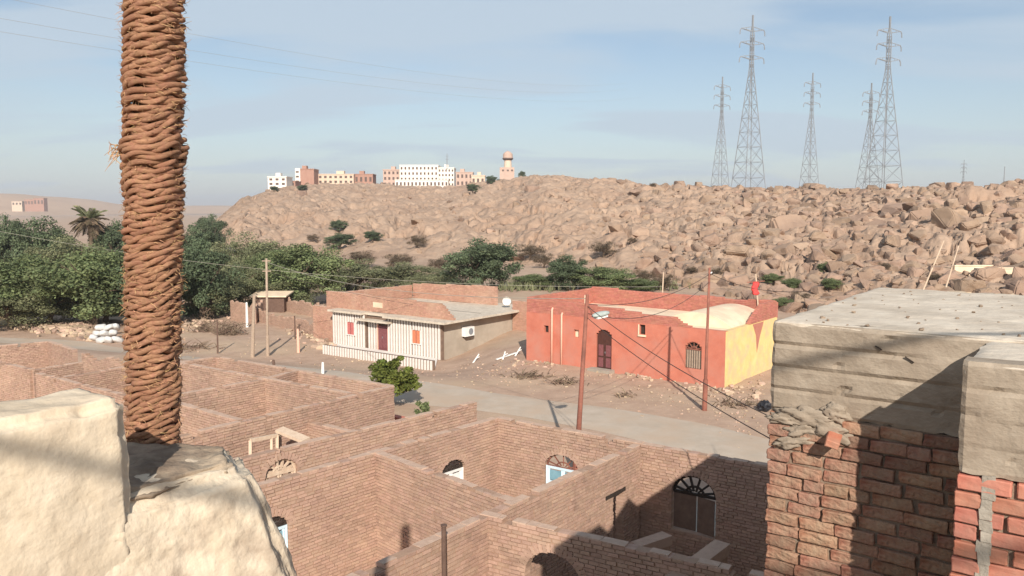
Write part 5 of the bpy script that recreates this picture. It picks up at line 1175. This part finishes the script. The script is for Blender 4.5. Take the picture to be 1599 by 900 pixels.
# ------------------------------------------------------------------ cream parapet on the left
pp = thing('parapet', 'thick cream plastered parapet with a broken stepped end in the left foreground', 'wall', (-1.6, 2.9, 6.5))
PO = at_z(192, 622, 8.63); PN = Vector((.8, -.6, 0))
def lump(name, verts_top, verts_bot, matn, cuts, amp, fr, seed, keep_flat=.35, parent=pp, round_=.03):
    # prism between two polygons, finely divided and displaced with noise
    bm = bmesh.new(); n = len(verts_top); a = [bm.verts.new(v) for v in verts_top]; b = [bm.verts.new(v) for v in verts_bot]
    bm.faces.new(a); bm.faces.new(b[::-1])
    for i in range(n): bm.faces.new((a[i], b[i], b[(i+1) % n], a[(i+1) % n]))
    bmesh.ops.recalc_face_normals(bm, faces=bm.faces)
    bmesh.ops.bevel(bm, geom=[e for e in bm.edges], offset=round_, segments=3, affect='EDGES')
    for it in range(9):
        lg = [e for e in bm.edges if e.calc_length() > cuts]
        if not lg: break
        bmesh.ops.subdivide_edges(bm, edges=lg, cuts=1, use_grid_fill=True)
        bmesh.ops.triangulate(bm, faces=[f for f in bm.faces if len(f.verts) > 4])
    bm.normal_update()
    for v in bm.verts:
        q = v.co*fr + Vector((seed, 0, 0)); k = mnoise.fractal(q, 1, 2.1, 5); r = mnoise.noise(q*.4)
        ch = mnoise.noise(v.co*9 + Vector((seed, 5, 0)))
        sf = min(1., max(0., (v.calc_shell_factor() - 1.004)*30)); v.co -= v.normal*sf*(.006 + .022*max(0, mnoise.noise(v.co*13 + Vector((seed, 2, 0))) + .5*mnoise.noise(v.co*31)))
        v.co += v.normal*amp*(k + .6*r - (1.5*max(0, ch - .3) if True else 0))
    me = bpy.data.meshes.new(name); bm.to_mesh(me); bm.free()
    off = base_of(parent)
    me.transform(Matrix.Translation(-off)); return mob(name, me, matn, parent, smooth=True)
z1 = 8.63; th = .33
f0 = PO - AD*5; f1 = PO + AD*.02
bk1 = at_z(186, 611, z1); bk1 = f1 - PN*th
lump('high_block', [f0, f1, bk1, f0 - PN*th], [Vector((p.x, p.y, 6.4)) for p in (f0 + PN*.02, f1 + AD*.07 + PN*.01, bk1, f0 - PN*th)], 'plaster', .022, .011, 6, 1, round_=.03)
z2 = 8.25
l0 = at_z(217, 806, z2); l1 = at_z(392, 754, z2); l2 = at_z(344, 694, z2); l3 = at_z(150, 694, z2)
l0 = l0 - AD*.14
for q in (l0,): q -= PN*((q - PO).dot(PN) + .012)
q = plane_hit(398, 756, PO, PO + AD); l1 = Vector((PO.x, PO.y, 0)) + AD*q[0] - PN*.012 + UP*z2
l2 = l2 + Vector((.05, .02, 0))
d1 = at_y(452, 862, l1.y + .02); d2 = at_y(505, 940, l1.y + .05)
shift = d1 - l1
lump('broken_ledge', [l0, l1, l2, l3], [Vector((l0.x, l0.y, 6.4)), Vector((l1.x, l1.y, 6.4)) + Vector((.62, .12, 0)), Vector((l2.x, l2.y, 6.4)) + Vector((.75, .1, 0)), Vector((l3.x, l3.y, 6.4))], 'plaster_ledge', .02, .018, 6, 9, round_=.05)
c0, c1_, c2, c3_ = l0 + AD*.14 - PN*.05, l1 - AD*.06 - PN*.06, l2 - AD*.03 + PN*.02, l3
lump('shaded_mud_crust', [p + UP*.012 for p in (c0, c1_, c2, c3_)], [p - UP*.05 for p in (c0 + PN*.02, c1_ + PN*.01, c2, c3_)], 'mudcrust_shade', .018, .017, 9, 3, round_=.02)  # mud top of the ledge, part of the block's shade put into its colour
mob('wing_wall', MB().prism([Vector((f0.x, f0.y, -.3)), Vector((l1.x, l1.y, -.3)) + Vector((.3, .0, 0)), Vector((l2.x, l2.y, -.3)) + Vector((.3, 0, 0)), Vector((f0.x, f0.y, -.3)) - PN*.8], UP*6.72), 'plaster', pp, fixn=True)
# house under the camera
tt_ = thing('camera_house', 'flat roofed house whose terrace looks out over the brick rooms', 'house', (0, -4, 0))
mob('body', MB().prism([Vector((-6, -9, -.3)), Vector((5, -9, -.3)), Vector((5, .2, -.3)), Vector((-3.6, .2, -.3)), Vector((-6, -2, -.3))], UP*7.9), 'plaster', tt_, fixn=True); mob('terrace_slab', MB().prism([Vector((-6, -9, 7.6)), Vector((5, -9, 7.6)), Vector((5.0, .6, 7.6)), Vector((-3.4, .6, 7.6)), Vector((-6, -2, 7.6))], UP*.15), 'roof_concrete', tt_, fixn=True)

# ------------------------------------------------------------------ rope wrapped trunk
TB = at_z(238, 692, z2 - .02); TR = .086
TB = Vector((TB.x, TB.y, z2 - .1)); TT_ = at_y(240, -60, TB.y); hgt = TT_.z - TB.z
tk = thing('wrapped_trunk', 'tall palm trunk wrapped in thick brown fibre rope in the left foreground', 'trunk', TB)
ax_ = (TT_ - TB)/hgt
mob('core', MB().tube([TB - UP*.1, TB + ax_*hgt], [TR*.93, TR*1.02], 24), 'palmcore', tk, smooth=True)
# the rope: two twisted strands laid in an uneven helix
def rope():
    turns = int(hgt/.033); per = 46; n = turns*per; ns = 9; th_ = np.arange(n)/per*2*math.pi
    base = np.arange(n)/n*hgt
    wob = .021*np.array([mnoise.noise(Vector((math.cos(t)*1.2, math.sin(t)*1.2, b*5))) for t, b in zip(th_, base)])
    rad_ = TR + .016*np.array([mnoise.noise(Vector((math.cos(t)*1.6 + 4, math.sin(t)*1.6, b*9))) for t, b in zip(th_, base)]) + (base/hgt)*.016
    # knot-like bulge at one height
    zb_ = at_y(190, 235, TB.y).z - TB.z; rad_ += .022*np.exp(-((base - zb_)/.06)**2)
    sm = MB(); res = []
    for st in (0, 1):
        tw = th_*TR/.021*.8 + st*math.pi + 2.6*np.array([mnoise.noise(Vector((t*.5, 7.7, st*.3))) for t in th_])
        ro = rad_ + .010 + .0105*np.cos(tw); zo = base + wob + .0105*np.sin(tw)
        cx = TB.x + ax_.x*zo + ro*np.cos(th_); cy = TB.y + ax_.y*zo + ro*np.sin(th_); P = np.stack([cx, cy, TB.z + zo], 1)
        T = np.gradient(P, axis=0); T /= np.linalg.norm(T, axis=1)[:, None]; R_ = np.stack([np.cos(th_), np.sin(th_), np.zeros(n)], 1); B_ = np.cross(T, R_); B_ /= np.linalg.norm(B_, axis=1)[:, None]; R_ = np.cross(B_, T)
        sr_ = .0118*(1 + .4*np.array([mnoise.noise(Vector((t*1.9, st*5, 1))) for t in th_]))
        k = np.arange(ns)/ns*2*math.pi
        ring = P[:, None, :] + sr_[:, None, None]*(np.cos(k)[None, :, None]*R_[:, None, :] + np.sin(k)[None, :, None]*B_[:, None, :])
        nz = RNG.normal(size=(n, ns)); nz = (nz + np.roll(nz, 1, 0) + np.roll(nz, 2, 0))*.6; fibre = (.0012*np.sin(k*4 + th_[:, None]*9) + .0013*nz)[..., None]*R_[:, None, :]; ring = ring + fibre
        V = ring.reshape(-1, 3); i = np.arange((n-1)*ns); a = i//ns; b = i % ns; q = np.stack([a*ns + b, a*ns + (b+1) % ns, (a+1)*ns + (b+1) % ns, (a+1)*ns + b], 1)
        me = bpy.data.meshes.new('rope_strand'); me.from_pydata((V - np.array(TB)).tolist(), [], q.tolist()); me.attributes.new('tint', 'FLOAT', 'FACE').data.foreach_set('value', np.repeat(np.array([.5 + .5*mnoise.noise(Vector((t*1.1, 3*st, 0))) for t in th_[:-1]]), ns))
        o = mob('rope_strand', me, 'rope', tk, smooth=True); res.append(o)
    return zb_
zb_ = rope()
r = random.Random(9); m = MB()
for _ in range(2600):
    a = r.uniform(0, 6.28); z = r.random()*hgt; R0 = TR + .024 + z/hgt*.016; b = TB + ax_*z + Vector((math.cos(a)*R0, math.sin(a)*R0, 0)); tg = Vector((-math.sin(a), math.cos(a), 0)); d = Vector((math.cos(a), math.sin(a), 0))*r.uniform(.1, .7) + tg*r.uniform(-1, 1) + UP*r.uniform(-.5, .5); l = r.uniform(.015, .05)
    m.tube([b, b + d*l*.6, b + d*l + UP*r.uniform(-.01, .01)], [.0014, .0011, .0005], 3, r.random(), caps=False)
for _ in range(16):
    b = TB + ax_*(zb_ + r.gauss(0, .02)) + Vector((-.105, -.06, 0)); m.tube([b, b + Vector((-r.uniform(.0, .05), -.02, r.uniform(-.03, .02))), b + Vector((-r.uniform(.02, .07), -.03, r.uniform(-.07, .02)))], [.003, .0022, .0008], 4, r.random(), caps=False)
tag(mob('loose_fibre', m, 'fibre', tk), kind='stuff')

# ------------------------------------------------------------------ overhead cables behind the viewer, whose shadows fall on the walls
for lab, p0, p1, rr0 in [('thick overhead cable above and behind the terrace, lower', (-9, -1.2, 10.75), (9, -1.9, 10.25), .022), ('thick overhead cable above and behind the terrace, upper', (-9, -5.5, 13.9), (9, -6.5, 13.2), .03), ('slanting overhead cable above the terrace on the right', (1.2, -3.2, 12.9), (6.5, 1.2, 10.9), .022)]:
    cable(lab, p0, p1, .25, rr0)

# ------------------------------------------------------------------ thin dusty air
hm = bpy.data.materials.new('haze'); hm.use_nodes = True; ht = hm.node_tree; ht.nodes.clear(); ho = N(ht, 'ShaderNodeOutputMaterial'); hv = N(ht, 'ShaderNodeVolumePrincipled')
hv.inputs['Color'].default_value = (.93, .93, .95, 1); hv.inputs['Density'].default_value = .00022; hv.inputs['Anisotropy'].default_value = .1; ht.links.new(hv.outputs[0], ho.inputs['Volume']); MATS['haze'] = hm
tag(mob('haze', MB().bx(-15000, 15000, -15000, 15000, -12, 130), 'haze', None), 'thin dusty air over the whole valley', 'haze', None, 'stuff')
